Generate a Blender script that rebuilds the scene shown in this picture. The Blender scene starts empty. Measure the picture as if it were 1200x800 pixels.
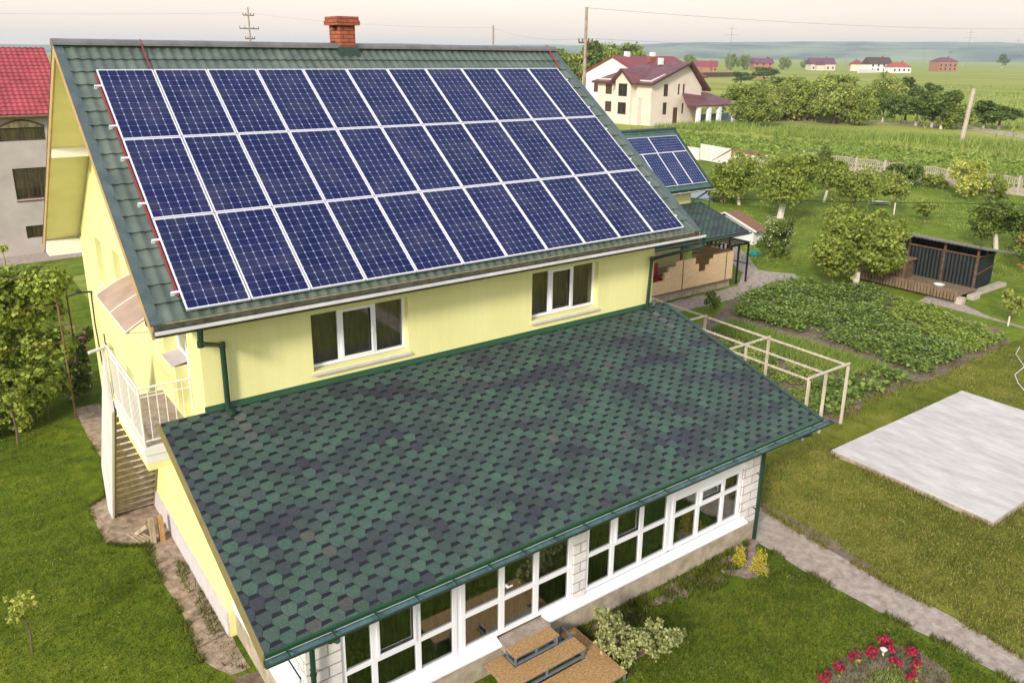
import bpy, math, random
from mathutils import Vector, Matrix, noise
random.seed(7)
S = bpy.context.scene
col = S.collection
R = math.radians
# ---------------------------------------------------------------- camera
cam_d = bpy.data.cameras.new('camera'); cam = bpy.data.objects.new('camera', cam_d); col.objects.link(cam)
r_, u_, f_ = (Vector((0.8062728, -0.5914583, 0.0100622)), Vector((0.1608364, 0.2355572, 0.9584594)),
              Vector((0.569259, 0.7711614, -0.2850514)))
cam.matrix_world = Matrix(((r_.x, u_.x, -f_.x, -2.9413), (r_.y, u_.y, -f_.y, -12.4939), (r_.z, u_.z, -f_.z, 10.4333), (0, 0, 0, 1)))
cam_d.sensor_width = 36; cam_d.sensor_fit = 'HORIZONTAL'; cam_d.lens = 946.737 / 1200 * 36
cam_d.shift_x = -0.00364; cam_d.shift_y = -0.04687
cam_d.clip_start = 0.1; cam_d.clip_end = 20000
S.camera = cam
# ---------------------------------------------------------------- sky and sun
SUN_EL, SUN_AZ = 27, 241     # azimuth measured clockwise from +y
w = bpy.data.worlds.new('World'); S.world = w; w.use_nodes = True
nt = w.node_tree; nt.nodes.clear()
out = nt.nodes.new('ShaderNodeOutputWorld')
sky = nt.nodes.new('ShaderNodeTexSky'); sky.sky_type = 'NISHITA'; sky.sun_disc = False
sky.sun_elevation = R(SUN_EL); sky.sun_rotation = R(SUN_AZ); sky.dust_density = 3.0; sky.air_density = 1.0
b1 = nt.nodes.new('ShaderNodeBackground'); b1.inputs[1].default_value = 0.05
nt.links.new(sky.outputs[0], b1.inputs[0])
# veil of thin high cloud: cream, a little pinker towards the horizon
tc = nt.nodes.new('ShaderNodeTexCoord'); sep = nt.nodes.new('ShaderNodeSeparateXYZ')
nt.links.new(tc.outputs['Generated'], sep.inputs[0])
ramp = nt.nodes.new('ShaderNodeValToRGB'); e = ramp.color_ramp.elements
e[0].position = 0.0; e[0].color = (0.84, 0.67, 0.57, 1)
e[1].position = 0.55; e[1].color = (0.66, 0.70, 0.76, 1)
x = e.new(0.09); x.color = (0.89, 0.755, 0.66, 1)
nz = nt.nodes.new('ShaderNodeTexNoise'); nz.inputs['Scale'].default_value = 1.6; nz.inputs['Detail'].default_value = 4
mp = nt.nodes.new('ShaderNodeMapping'); mp.inputs['Scale'].default_value = (1, 1, 9)
nt.links.new(tc.outputs['Generated'], mp.inputs[0]); nt.links.new(mp.outputs[0], nz.inputs[0])
mul = nt.nodes.new('ShaderNodeMixRGB'); mul.blend_type = 'MULTIPLY'; mul.inputs[0].default_value = 1
mr = nt.nodes.new('ShaderNodeMapRange'); mr.inputs[1].default_value = .3; mr.inputs[2].default_value = .7; mr.inputs[3].default_value = 0.93; mr.inputs[4].default_value = 1.05
nt.links.new(nz.outputs[0], mr.inputs[0]); nt.links.new(sep.outputs[2], ramp.inputs[0])
nt.links.new(ramp.outputs[0], mul.inputs[1]); nt.links.new(mr.outputs[0], mul.inputs[2])
b2 = nt.nodes.new('ShaderNodeBackground'); b2.inputs[1].default_value = 0.91
nt.links.new(mul.outputs[0], b2.inputs[0])
ad = nt.nodes.new('ShaderNodeAddShader')
nt.links.new(b1.outputs[0], ad.inputs[0]); nt.links.new(b2.outputs[0], ad.inputs[1]); nt.links.new(ad.outputs[0], out.inputs[0])
sd = bpy.data.lights.new('sun', 'SUN'); sd.energy = 3.2; sd.angle = R(9); sd.color = (1.0, 0.92, 0.80)
so = bpy.data.objects.new('sun', sd); col.objects.link(so)
sdir = Vector((math.sin(R(SUN_AZ)) * math.cos(R(SUN_EL)), math.cos(R(SUN_AZ)) * math.cos(R(SUN_EL)), math.sin(R(SUN_EL))))
so.rotation_euler = sdir.to_track_quat('Z', 'Y').to_euler(); so.location = (-30, -10, 40)
S.view_settings.view_transform = 'Standard'; S.view_settings.look = 'None'
S.view_settings.exposure = 0.30; S.view_settings.gamma = 1.0
S.render.engine = 'CYCLES'
S.render.resolution_x = 1024; S.render.resolution_y = 682

# ---------------------------------------------------------------- helpers
def tag(o, label=None, cat=None, group=None, kind=None):
    if label: o['label'] = label
    if cat: o['category'] = cat
    if group: o['group'] = group
    if kind: o['kind'] = kind
    return o
def empty(name, loc=(0, 0, 0), rz=0, label=None, cat=None, group=None):
    o = bpy.data.objects.new(name, None); col.objects.link(o); o.empty_display_size = 0.2
    o.location = loc; o.rotation_euler = (0, 0, rz)
    o['_l'] = 1; del o['_l']
    return tag(o, label, cat, group)
def kids(o): return [c for c in bpy.data.objects if c.parent == o]
def copy_tree(o, parent=None):
    c = o.copy(); col.objects.link(c)
    if parent: c.parent = parent
    for ch in kids(o): copy_tree(ch, c)
    return c
def wloc(o):
    v = Vector((0, 0, 0))
    while o: v = v + Vector(o.location); o = o.parent
    return v

class MB:
    """collects faces; build() links them as one mesh object"""
    def __init__(s, M=None): s.v = []; s.f = []; s.m = []; s.mi = 0; s.M = M; s.cuts = []
    def add(s, vs, fs):
        b = len(s.v); s.cuts.append((b, len(s.f)))
        for p in vs:
            p = Vector(p); s.v.append(tuple(s.M @ p) if s.M else tuple(p))
        for f in fs: s.f.append(tuple(b + i for i in f)); s.m.append(s.mi)
    def quad(s, a, b, c, d): s.add([a, b, c, d], [(0, 1, 2, 3)])
    def poly(s, pts): s.add(pts, [tuple(range(len(pts)))])
    def box(s, x0, x1, y0, y1, z0, z1):
        s.add([(x0,y0,z0),(x1,y0,z0),(x1,y1,z0),(x0,y1,z0),(x0,y0,z1),(x1,y0,z1),(x1,y1,z1),(x0,y1,z1)],
              [(0,3,2,1),(4,5,6,7),(0,1,5,4),(1,2,6,5),(2,3,7,6),(3,0,4,7)])
    def beam(s, a, b, w, h=None, up=(0, 0, 1)):
        a = Vector(a); b = Vector(b); h = h or w; d = (b - a).normalized(); up = Vector(up)
        if abs(d.dot(up)) > .98: up = Vector((1, 0, 0))
        sx = d.cross(up).normalized() * w / 2; sy = sx.cross(d).normalized() * h / 2
        s.add([a-sx-sy, a+sx-sy, a+sx+sy, a-sx+sy, b-sx-sy, b+sx-sy, b+sx+sy, b-sx+sy],
              [(0,3,2,1),(4,5,6,7),(0,1,5,4),(1,2,6,5),(2,3,7,6),(3,0,4,7)])
    def tube(s, pts, r, n=8, cap=True):
        pts = [Vector(p) for p in pts]; rs = r if isinstance(r, (list, tuple)) else [r] * len(pts)
        rings = []; base = len(s.v); prev = None
        vs = []; fs = []
        for i, p in enumerate(pts):
            d = (pts[min(i+1, len(pts)-1)] - pts[max(i-1, 0)]).normalized()
            if prev is None:
                up = Vector((0, 0, 1)) if abs(d.z) < .9 else Vector((1, 0, 0)); a = d.cross(up).normalized()
            else: a = (prev - d * prev.dot(d)).normalized()
            prev = a; b = d.cross(a)
            for k in range(n):
                t = 2 * math.pi * k / n; vs.append(p + (a * math.cos(t) + b * math.sin(t)) * rs[i])
        for i in range(len(pts) - 1):
            for k in range(n):
                k2 = (k + 1) % n; fs.append((i*n+k, i*n+k2, (i+1)*n+k2, (i+1)*n+k))
        if cap: fs.append(tuple(range(n))[::-1]); fs.append(tuple((len(pts)-1)*n + k for k in range(n)))
        s.add(vs, fs)
    def prism(s, pts, vec):
        vec = Vector(vec); n = len(pts); a = [Vector(p) for p in pts]
        s.add(a + [p + vec for p in a], [tuple(range(n))[::-1], tuple(range(n, 2*n))] + [(i, (i+1) % n, n + (i+1) % n, n + i) for i in range(n)])
    def slab(s, corners, t):   # four corners of the top face, thickness straight down
        a = [Vector(c) for c in corners]; b = [c - Vector((0, 0, t)) for c in a]
        s.add(a + b, [(0,1,2,3),(7,6,5,4),(0,4,5,1),(1,5,6,2),(2,6,7,3),(3,7,4,0)])
    def build(s, name, mat, parent=None, smooth=False, fixn=False):
        o_ = wloc(parent) if parent else Vector((0, 0, 0))
        me = bpy.data.meshes.new(name)
        me.from_pydata([(x - o_.x, y - o_.y, z - o_.z) for x, y, z in s.v] if parent else s.v, [], s.f)
        for m_ in (mat if isinstance(mat, (list, tuple)) else [mat]): me.materials.append(m_)
        me.polygons.foreach_set('material_index', s.m)
        if fixn:
            import bmesh
            bm = bmesh.new(); bm.from_mesh(me); bmesh.ops.recalc_face_normals(bm, faces=bm.faces); bm.to_mesh(me); bm.free()
        if smooth: me.polygons.foreach_set('use_smooth', [True] * len(me.polygons))
        me.update()
        ob = bpy.data.objects.new(name, me); col.objects.link(ob)
        if parent: ob.parent = parent
        return ob
    def each(s, name, mat, parent=None, **kw):
        """one object per box, prism or tube added"""
        cuts = s.cuts + [(len(s.v), len(s.f))]; outs = []
        for (v0, f0), (v1, f1) in zip(cuts[:-1], cuts[1:]):
            q = MB(); q.v = s.v[v0:v1]; q.f = [tuple(i-v0 for i in f) for f in s.f[f0:f1]]; q.m = s.m[f0:f1]; outs.append(q.build(name, mat, parent, **kw))
        return outs
    def stand(s, name, mat, label, cat, group=None, kind=None, fixn=False, smooth=False):
        """a top-level thing made of one mesh: origin moved to its base"""
        xs = [v[0] for v in s.v]; ys = [v[1] for v in s.v]; zs = [v[2] for v in s.v]
        c = Vector(((min(xs)+max(xs))/2, (min(ys)+max(ys))/2, min(zs)))
        s.v = [(x-c.x, y-c.y, z-c.z) for x, y, z in s.v]; s.M = None
        ob = s.build(name, mat, None, smooth=smooth, fixn=fixn); ob.location = c
        return tag(ob, label, cat, group, kind)

def nodes(name):
    m = bpy.data.materials.new(name); m.use_nodes = True; t = m.node_tree
    return m, t, t.nodes['Principled BSDF']
def mat(name, c, rough=0.7, var=0.12, scale=6.0, bump=0.0, bscale=None, metal=0.0, c2=None, detail=6, stretch=None, spec=None, dist=0.02, coord='Object'):
    m, t, b = nodes(name); N = t.nodes; L = t.links
    b.inputs['Roughness'].default_value = rough; b.inputs['Metallic'].default_value = metal
    if spec is not None: b.inputs['Specular IOR Level'].default_value = spec
    tcn = N.new('ShaderNodeTexCoord'); src = tcn.outputs[coord]
    if coord == 'World':
        pass
    if stretch:
        mpn = N.new('ShaderNodeMapping'); mpn.inputs['Scale'].default_value = stretch; L.new(src, mpn.inputs[0]); src = mpn.outputs[0]
    if var or c2:
        n1 = N.new('ShaderNodeTexNoise'); n1.inputs['Scale'].default_value = scale; n1.inputs['Detail'].default_value = detail
        n1.inputs['Roughness'].default_value = 0.62
        L.new(src, n1.inputs[0])
        rp = N.new('ShaderNodeValToRGB'); rp.color_ramp.elements[0].position = 0.3; rp.color_ramp.elements[1].position = 0.7
        ca = tuple(max(0, k * (1 - var)) for k in c); cb = c2 if c2 else tuple(min(1, k * (1 + var)) for k in c)
        rp.color_ramp.elements[0].color = (*ca, 1); rp.color_ramp.elements[1].color = (*cb, 1)
        L.new(n1.outputs[0], rp.inputs[0]); L.new(rp.outputs[0], b.inputs['Base Color'])
    else: b.inputs['Base Color'].default_value = (*c, 1)
    if bump:
        n2 = N.new('ShaderNodeTexNoise'); n2.inputs['Scale'].default_value = bscale or scale * 4; n2.inputs['Detail'].default_value = 4
        L.new(src, n2.inputs[0]); bp = N.new('ShaderNodeBump'); bp.inputs['Strength'].default_value = bump; bp.inputs['Distance'].default_value = dist
        L.new(n2.outputs[0], bp.inputs['Height']); L.new(bp.outputs[0], b.inputs['Normal'])
    return m
def leafmat(name, dark, light, trans=0.35, rough=0.6):
    m = bpy.data.materials.new(name); m.use_nodes = True; t = m.node_tree; N = t.nodes; L = t.links
    b = N['Principled BSDF']; b.inputs['Roughness'].default_value = rough; b.inputs['Specular IOR Level'].default_value = 0.25
    g = N.new('ShaderNodeNewGeometry'); rp = N.new('ShaderNodeValToRGB')
    rp.color_ramp.elements[0].color = (*dark, 1); rp.color_ramp.elements[1].color = (*light, 1)
    L.new(g.outputs['Random Per Island'], rp.inputs[0]); L.new(rp.outputs[0], b.inputs['Base Color'])
    tr = N.new('ShaderNodeBsdfTranslucent'); L.new(rp.outputs[0], tr.inputs[0])
    mx = N.new('ShaderNodeMixShader'); mx.inputs[0].default_value = trans
    L.new(b.outputs[0], mx.inputs[1]); L.new(tr.outputs[0], mx.inputs[2]); L.new(mx.outputs[0], N['Material Output'].inputs[0])
    return m
def brickmat(name, c1, c2, mortar, bw, bh, ms=0.012, uaxis='x', rough=0.85, bump=0.5, off=0.5):
    m, t, b = nodes(name); N = t.nodes; L = t.links
    b.inputs['Roughness'].default_value = rough
    tcn = N.new('ShaderNodeTexCoord'); sp = N.new('ShaderNodeSeparateXYZ'); cb = N.new('ShaderNodeCombineXYZ')
    L.new(tcn.outputs['Object'], sp.inputs[0])
    if uaxis == 'xy':
        a = N.new('ShaderNodeMath'); a.operation = 'ADD'; L.new(sp.outputs[0], a.inputs[0]); L.new(sp.outputs[1], a.inputs[1]); L.new(a.outputs[0], cb.inputs[0])
    else: L.new(sp.outputs[{'x': 0, 'y': 1}[uaxis]], cb.inputs[0])
    L.new(sp.outputs[2], cb.inputs[1])
    br = N.new('ShaderNodeTexBrick'); L.new(cb.outputs[0], br.inputs['Vector'])
    br.inputs['Color1'].default_value = (*c1, 1); br.inputs['Color2'].default_value = (*c2, 1); br.inputs['Mortar'].default_value = (*mortar, 1)
    br.inputs['Scale'].default_value = 1.0; br.inputs['Brick Width'].default_value = bw; br.inputs['Row Height'].default_value = bh
    br.inputs['Mortar Size'].default_value = ms; br.inputs['Mortar Smooth'].default_value = 0.3; br.offset = off
    n1 = N.new('ShaderNodeTexNoise'); n1.inputs['Scale'].default_value = 9; n1.inputs['Detail'].default_value = 6; L.new(tcn.outputs['Object'], n1.inputs[0])
    mr = N.new('ShaderNodeMapRange'); mr.inputs[3].default_value = 0.78; mr.inputs[4].default_value = 1.15; L.new(n1.outputs[0], mr.inputs[0])
    mx = N.new('ShaderNodeMixRGB'); mx.blend_type = 'MULTIPLY'; mx.inputs[0].default_value = 1
    L.new(br.outputs[0], mx.inputs[1]); L.new(mr.outputs[0], mx.inputs[2]); L.new(mx.outputs[0], b.inputs['Base Color'])
    bp = N.new('ShaderNodeBump'); bp.inputs['Strength'].default_value = bump; bp.inputs['Distance'].default_value = 0.01; bp.invert = True
    L.new(br.outputs['Fac'], bp.inputs['Height']); L.new(bp.outputs[0], b.inputs['Normal'])
    return m
# ---------------------------------------------------------------- materials
def grassmat(name, cols, s1=0.35, s2=3.0, s3=40.0, patch=None, patchamt=0.0, bump=0.6, fiber=True):
    """cols: dark, mid, light; big soft mottling x medium x fine blades; optional straw patches"""
    m, t, b = nodes(name); N = t.nodes; L = t.links
    b.inputs['Roughness'].default_value = 0.9; b.inputs['Specular IOR Level'].default_value = 0.1
    g = N.new('ShaderNodeNewGeometry'); P = g.outputs['Position']
    def nzz(sc, det=5, ro=0.6):
        n = N.new('ShaderNodeTexNoise'); n.inputs['Scale'].default_value = sc; n.inputs['Detail'].default_value = det; n.inputs['Roughness'].default_value = ro
        L.new(P, n.inputs[0]); return n.outputs[0]
    def mth(op, a, b_):
        k = N.new('ShaderNodeMath'); k.operation = op
        for i, q in enumerate((a, b_)):
            if isinstance(q, (int, float)): k.inputs[i].default_value = q
            else: L.new(q, k.inputs[i])
        return k.outputs[0]
    A = nzz(s1, 4); B = nzz(s2, 5, .65); C_ = nzz(s3, 3, .7)
    f = mth('ADD', mth('ADD', mth('MULTIPLY', A, 0.34), mth('MULTIPLY', B, 0.32)), mth('MULTIPLY', C_, 0.34))
    rp = N.new('ShaderNodeValToRGB'); el = rp.color_ramp.elements
    el[0].position = 0.40; el[0].color = (*cols[0], 1); el[1].position = 0.60; el[1].color = (*cols[2], 1)
    k = el.new(0.5); k.color = (*cols[1], 1)
    L.new(f, rp.inputs[0]); c = rp.outputs[0]
    if patch:
        pn = nzz(1.7, 7, .72); pr = N.new('ShaderNodeMapRange'); pr.inputs[1].default_value = 0.66 - patchamt; pr.inputs[2].default_value = 0.76 - patchamt
        L.new(pn, pr.inputs[0]); mx = N.new('ShaderNodeMixRGB'); L.new(pr.outputs[0], mx.inputs[0]); L.new(c, mx.inputs[1]); mx.inputs[2].default_value = (*patch, 1); c = mx.outputs[0]
    L.new(c, b.inputs['Base Color'])
    bp = N.new('ShaderNodeBump'); bp.inputs['Strength'].default_value = bump; bp.inputs['Distance'].default_value = 0.05
    L.new(mth('ADD', C_, mth('MULTIPLY', B, 1.5)), bp.inputs['Height']); L.new(bp.outputs[0], b.inputs['Normal'])
    return m
m_field = None
def fieldmat():
    m, t, b = nodes('meadow'); N = t.nodes; L = t.links
    b.inputs['Roughness'].default_value = 0.95; b.inputs['Specular IOR Level'].default_value = 0.05
    g = N.new('ShaderNodeNewGeometry'); P = g.outputs['Position']
    mp_ = N.new('ShaderNodeMapping'); mp_.inputs['Rotation'].default_value = (0, 0, R(-14)); mp_.inputs['Scale'].default_value = (1, 0.16, 1); L.new(P, mp_.inputs[0])
    n1 = N.new('ShaderNodeTexNoise'); n1.inputs['Scale'].default_value = 0.045; n1.inputs['Detail'].default_value = 7; n1.inputs['Roughness'].default_value = .62; L.new(mp_.outputs[0], n1.inputs[0])
    n2 = N.new('ShaderNodeTexNoise'); n2.inputs['Scale'].default_value = 0.9; n2.inputs['Detail'].default_value = 7; n2.inputs['Roughness'].default_value = .7; L.new(P, n2.inputs[0])
    a = N.new('ShaderNodeMath'); a.operation = 'MULTIPLY_ADD'; a.inputs[1].default_value = 0.6; L.new(n1.outputs[0], a.inputs[0])
    a2 = N.new('ShaderNodeMath'); a2.operation = 'MULTIPLY'; a2.inputs[1].default_value = 0.4; L.new(n2.outputs[0], a2.inputs[0]); L.new(a2.outputs[0], a.inputs[2])
    rp = N.new('ShaderNodeValToRGB'); el = rp.color_ramp.elements
    el[0].position = .33; el[0].color = (.12, .15, .035, 1); el[1].position = .66; el[1].color = (.40, .37, .14, 1)
    k = el.new(.45); k.color = (.23, .27, .055, 1); k = el.new(.56); k.color = (.34, .35, .085, 1)
    L.new(a.outputs[0], rp.inputs[0]); L.new(rp.outputs[0], b.inputs['Base Color'])
    bp = N.new('ShaderNodeBump'); bp.inputs['Strength'].default_value = .8; bp.inputs['Distance'].default_value = .25
    L.new(n2.outputs[0], bp.inputs['Height']); L.new(bp.outputs[0], b.inputs['Normal'])
    return m
m_field = fieldmat()
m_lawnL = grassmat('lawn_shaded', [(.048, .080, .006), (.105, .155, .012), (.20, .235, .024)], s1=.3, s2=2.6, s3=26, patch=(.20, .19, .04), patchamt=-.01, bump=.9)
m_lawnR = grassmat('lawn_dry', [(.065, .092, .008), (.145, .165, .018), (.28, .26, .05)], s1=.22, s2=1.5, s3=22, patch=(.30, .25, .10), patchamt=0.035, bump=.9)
m_lawnG = grassmat('garden_grass', [(.070, .115, .012), (.145, .200, .022), (.24, .27, .045)], s1=.12, s2=1.1, s3=14, bump=.9)
m_crop = grassmat('crop_leaf_ground', [(.11, .165, .025), (.22, .30, .045), (.32, .38, .075)], s1=.1, s2=1.4, s3=6, bump=1)
m_soil = mat('soil', (.13, .088, .065), .95, .35, 3, bump=.9, bscale=18, c2=(.25, .19, .14))
m_conc = mat('old_concrete', (.27, .205, .17), .9, .1, 5.5, bump=.8, bscale=26, c2=(.46, .39, .335), detail=14)
m_gravel = mat('gravel_path', (.24, .165, .115), .95, .35, 5, bump=1, bscale=45, c2=(.48, .37, .28), detail=9)
m_slab = mat('new_concrete', (.43, .395, .37), .85, .0, 2.0, bump=.3, bscale=24, c2=(.62, .59, .575), detail=15, stretch=(1.9, .65, 1))
m_slabside = mat('concrete_edge', (.36, .31, .26), .9, .25, 6, bump=.4)
m_plinth = mat('plinth_concrete', (.34, .28, .20), .9, .25, 4, bump=.4, bscale=20, c2=(.50, .43, .33))
m_plinthw = mat('plinth_pale_grey', (.56, .52, .53), .9, .1, 4, bump=.3, bscale=30)
def wallmat():
    m = mat('yellow_render', (.77, .755, .33), .88, .03, 1.1, c2=(.82, .805, .385), stretch=(1, 1, .4))
    t = m.node_tree; N = t.nodes; L = t.links; b = N['Principled BSDF']; tcn = N.new('ShaderNodeTexCoord'); src = b.inputs['Base Color'].links[0].from_socket
    mp_ = N.new('ShaderNodeMapping'); mp_.inputs['Scale'].default_value = (5, 5, .35); L.new(tcn.outputs['Object'], mp_.inputs[0])
    n1 = N.new('ShaderNodeTexNoise'); n1.inputs['Scale'].default_value = 1.5; n1.inputs['Detail'].default_value = 8; n1.inputs['Roughness'].default_value = .7; L.new(mp_.outputs[0], n1.inputs[0])
    r1 = N.new('ShaderNodeMapRange'); r1.inputs[1].default_value = .35; r1.inputs[2].default_value = .75; r1.inputs[3].default_value = 1.01; r1.inputs[4].default_value = .955; L.new(n1.outputs[0], r1.inputs[0])
    n2 = N.new('ShaderNodeTexNoise'); n2.inputs['Scale'].default_value = 38; n2.inputs['Detail'].default_value = 4; n2.inputs['Roughness'].default_value = .8; L.new(tcn.outputs['Object'], n2.inputs[0])
    r2 = N.new('ShaderNodeMapRange'); r2.inputs[1].default_value = .3; r2.inputs[2].default_value = .7; r2.inputs[3].default_value = .93; r2.inputs[4].default_value = 1.05; L.new(n2.outputs[0], r2.inputs[0])
    mm = N.new('ShaderNodeMath'); mm.operation = 'MULTIPLY'; L.new(r1.outputs[0], mm.inputs[0]); L.new(r2.outputs[0], mm.inputs[1])
    v = N.new('ShaderNodeVectorMath'); v.operation = 'SCALE'; L.new(src, v.inputs[0]); L.new(mm.outputs[0], v.inputs['Scale']); L.new(v.outputs[0], b.inputs['Base Color'])
    bp = N.new('ShaderNodeBump'); bp.inputs['Strength'].default_value = .6; bp.inputs['Distance'].default_value = .008; L.new(n2.outputs[0], bp.inputs['Height']); L.new(bp.outputs[0], b.inputs['Normal'])
    return m
m_yel = wallmat()
m_soffit = mat('yellow_soffit', (.82, .76, .48), .7, .05, 2)
m_white = mat('white_paint', (.74, .73, .73), .5, .05, 3)
m_pvc = mat('white_plastic_frame', (.82, .83, .88), .35, .02, 3)
m_whitesh = mat('white_sheet', (.70, .66, .62), .6, .12, 1.5, c2=(.78, .75, .72), stretch=(1, 1, .3))
m_rail = mat('rail_white_paint', (.74, .69, .64), .55, .12, 12, c2=(.80, .76, .72))
m_rust = mat('rusty_steel', (.20, .10, .055), .8, .4, 12, bump=.4)
m_tan = mat('tan_fascia', (.46, .30, .125), .65, .12, 4, c2=(.55, .38, .17))
m_olive = mat('olive_trim', (.23, .18, .065), .6, .15, 5)
m_green = mat('green_metal', (.010, .034, .020), .35, .15, 3, c2=(.016, .048, .030), spec=.6)
m_greenflash = mat('green_flashing', (.012, .060, .024), .4, .1, 2)
m_gutin = mat('gutter_inside_reflection', (.035, .085, .085), .25, .25, 6, c2=(.08, .16, .18), spec=.8)  # teal blue reflection is put into the colour of the green gutter
m_whiteglint = mat('white_gloss_and_highlight', (.62, .61, .61), .3, .15, 3, spec=.7)  # white for the painted gutter highlight, also for plain white things
m_ridge = mat('ridge_cap_metal', (.115, .115, .115), .45, .2, 2, c2=(.18, .175, .17))
m_flash = mat('roof_verge_metal', (.045, .075, .075), .4, .2, 3, c2=(.085, .115, .115), spec=.7)
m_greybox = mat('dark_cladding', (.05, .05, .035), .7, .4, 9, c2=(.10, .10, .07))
m_alu = mat('aluminium_frame', (.66, .67, .74), .35, .05, 5, spec=.8)
m_redcable = mat('red_rail_edge', (.22, .03, .035), .5, .2, 8)
m_dark = mat('dark_interior', (.014, .012, .010), .9, .3, 2)
m_room = mat('room_wall', (.16, .12, .09), .9, .2, 2)
m_wood = mat('weathered_wood', (.36, .27, .18), .85, .3, 8, c2=(.52, .42, .30), stretch=(1, 1, .2), bump=.4)
m_woodd = mat('dark_wood', (.09, .05, .03), .85, .35, 6, c2=(.17, .10, .06), bump=.3)
m_pole = mat('pole_wood', (.28, .21, .16), .9, .25, 4, c2=(.42, .34, .27), bump=.3)
m_polec = mat('pole_concrete', (.42, .36, .30), .9, .2, 4, c2=(.55, .48, .41))
m_osb = mat('chipboard', (.36, .20, .085), .75, .25, 26, bump=.3, bscale=60, c2=(.56, .35, .16), detail=3)
m_steel = mat('grey_blue_steel', (.14, .16, .20), .5, .2, 6)
m_bark = mat('bark', (.13, .09, .065), .95, .35, 9, bump=.6, stretch=(1, 1, .3))
m_lime = mat('limewashed_bark', (.62, .57, .48), .9, .15, 9, bump=.4)
m_black = mat('black_steel', (.012, .013, .013), .5, .3, 5)
m_wbrick = brickmat('white_brick', (.78, .75, .75), (.70, .67, .67), (.38, .33, .30), .52, .205, .013, 'xy', bump=.8)
m_rbrick = brickmat('red_brick', (.42, .105, .045), (.30, .07, .035), (.10, .05, .035), .26, .085, .012, 'xy', bump=.7)
m_tbrick = brickmat('tan_brick', (.78, .55, .30), (.70, .48, .25), (.50, .40, .30), .26, .085, .010, 'xy', bump=.6)
m_canopy = mat('brown_polycarbonate', (.36, .235, .165), .35, .1, 2.5, c2=(.44, .31, .235), spec=.6)
def glassmat(name, tint, refl=.10, rough=.03, through=.75):
    m = bpy.data.materials.new(name); m.use_nodes = True; t = m.node_tree; N = t.nodes; L = t.links; N.remove(N['Principled BSDF'])
    tr = N.new('ShaderNodeBsdfTransparent'); tr.inputs[0].default_value = (*[through * c for c in tint], 1)
    gl = N.new('ShaderNodeBsdfGlossy'); gl.inputs['Roughness'].default_value = rough; gl.inputs[0].default_value = (.9, .95, .93, 1)
    fr = N.new('ShaderNodeFresnel'); fr.inputs[0].default_value = 1.5
    ad_ = N.new('ShaderNodeMath'); ad_.operation = 'ADD'; ad_.inputs[1].default_value = refl; ad_.use_clamp = True; L.new(fr.outputs[0], ad_.inputs[0])
    mx = N.new('ShaderNodeMixShader'); L.new(ad_.outputs[0], mx.inputs[0]); L.new(tr.outputs[0], mx.inputs[1]); L.new(gl.outputs[0], mx.inputs[2])
    L.new(mx.outputs[0], N['Material Output'].inputs[0]); return m
m_glass = glassmat('window_glass', (.55, .62, .55), .22)
m_glassu = glassmat('upper_window_glass', (.95, .88, .82), .08)
m_curt = mat('net_curtain_with_reflection', (.05, .075, .03), .9, .5, 2.6, c2=(.30, .33, .15), stretch=(7, 1, .6))  # dark green of the reflections in the panes is put into the nets
m_curtb = mat('brown_net_curtain', (.20, .165, .13), .9, .2, 3, c2=(.32, .27, .22), stretch=(8, 1, .6))
m_teal = mat('teal_curtain', (.02, .22, .17), .8, .2, 4)
def tilemat(name, c, c2, rough=.42):
    m = mat(name, c, rough, .15, 2.2, c2=c2, bump=.25, bscale=26, dist=.01, spec=.6); return m
m_tile = tilemat('green_tile_metal', (.062, .092, .076), (.120, .150, .120))
m_tileA = tilemat('green_tile_metal_annex', (.035, .085, .068), (.060, .120, .095))
m_tred = mat('red_roof_tile', (.30, .035, .045), .5, .2, 1.2, c2=(.42, .07, .08))
m_tmar = mat('maroon_roof_tile', (.115, .040, .050), .55, .2, .9, c2=(.175, .065, .075), bump=.3, bscale=5)
m_beige = mat('beige_render', (.66, .57, .49), .9, .06, .7, c2=(.72, .63, .55))
m_grey = mat('grey_render', (.42, .375, .34), .9, .1, .8, c2=(.50, .455, .42), bump=.3)
m_mar = mat('maroon_trim', (.075, .030, .028), .6, .2, 3)
m_brwin = mat('brown_window_frame', (.085, .035, .020), .5, .2, 4)
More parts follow.
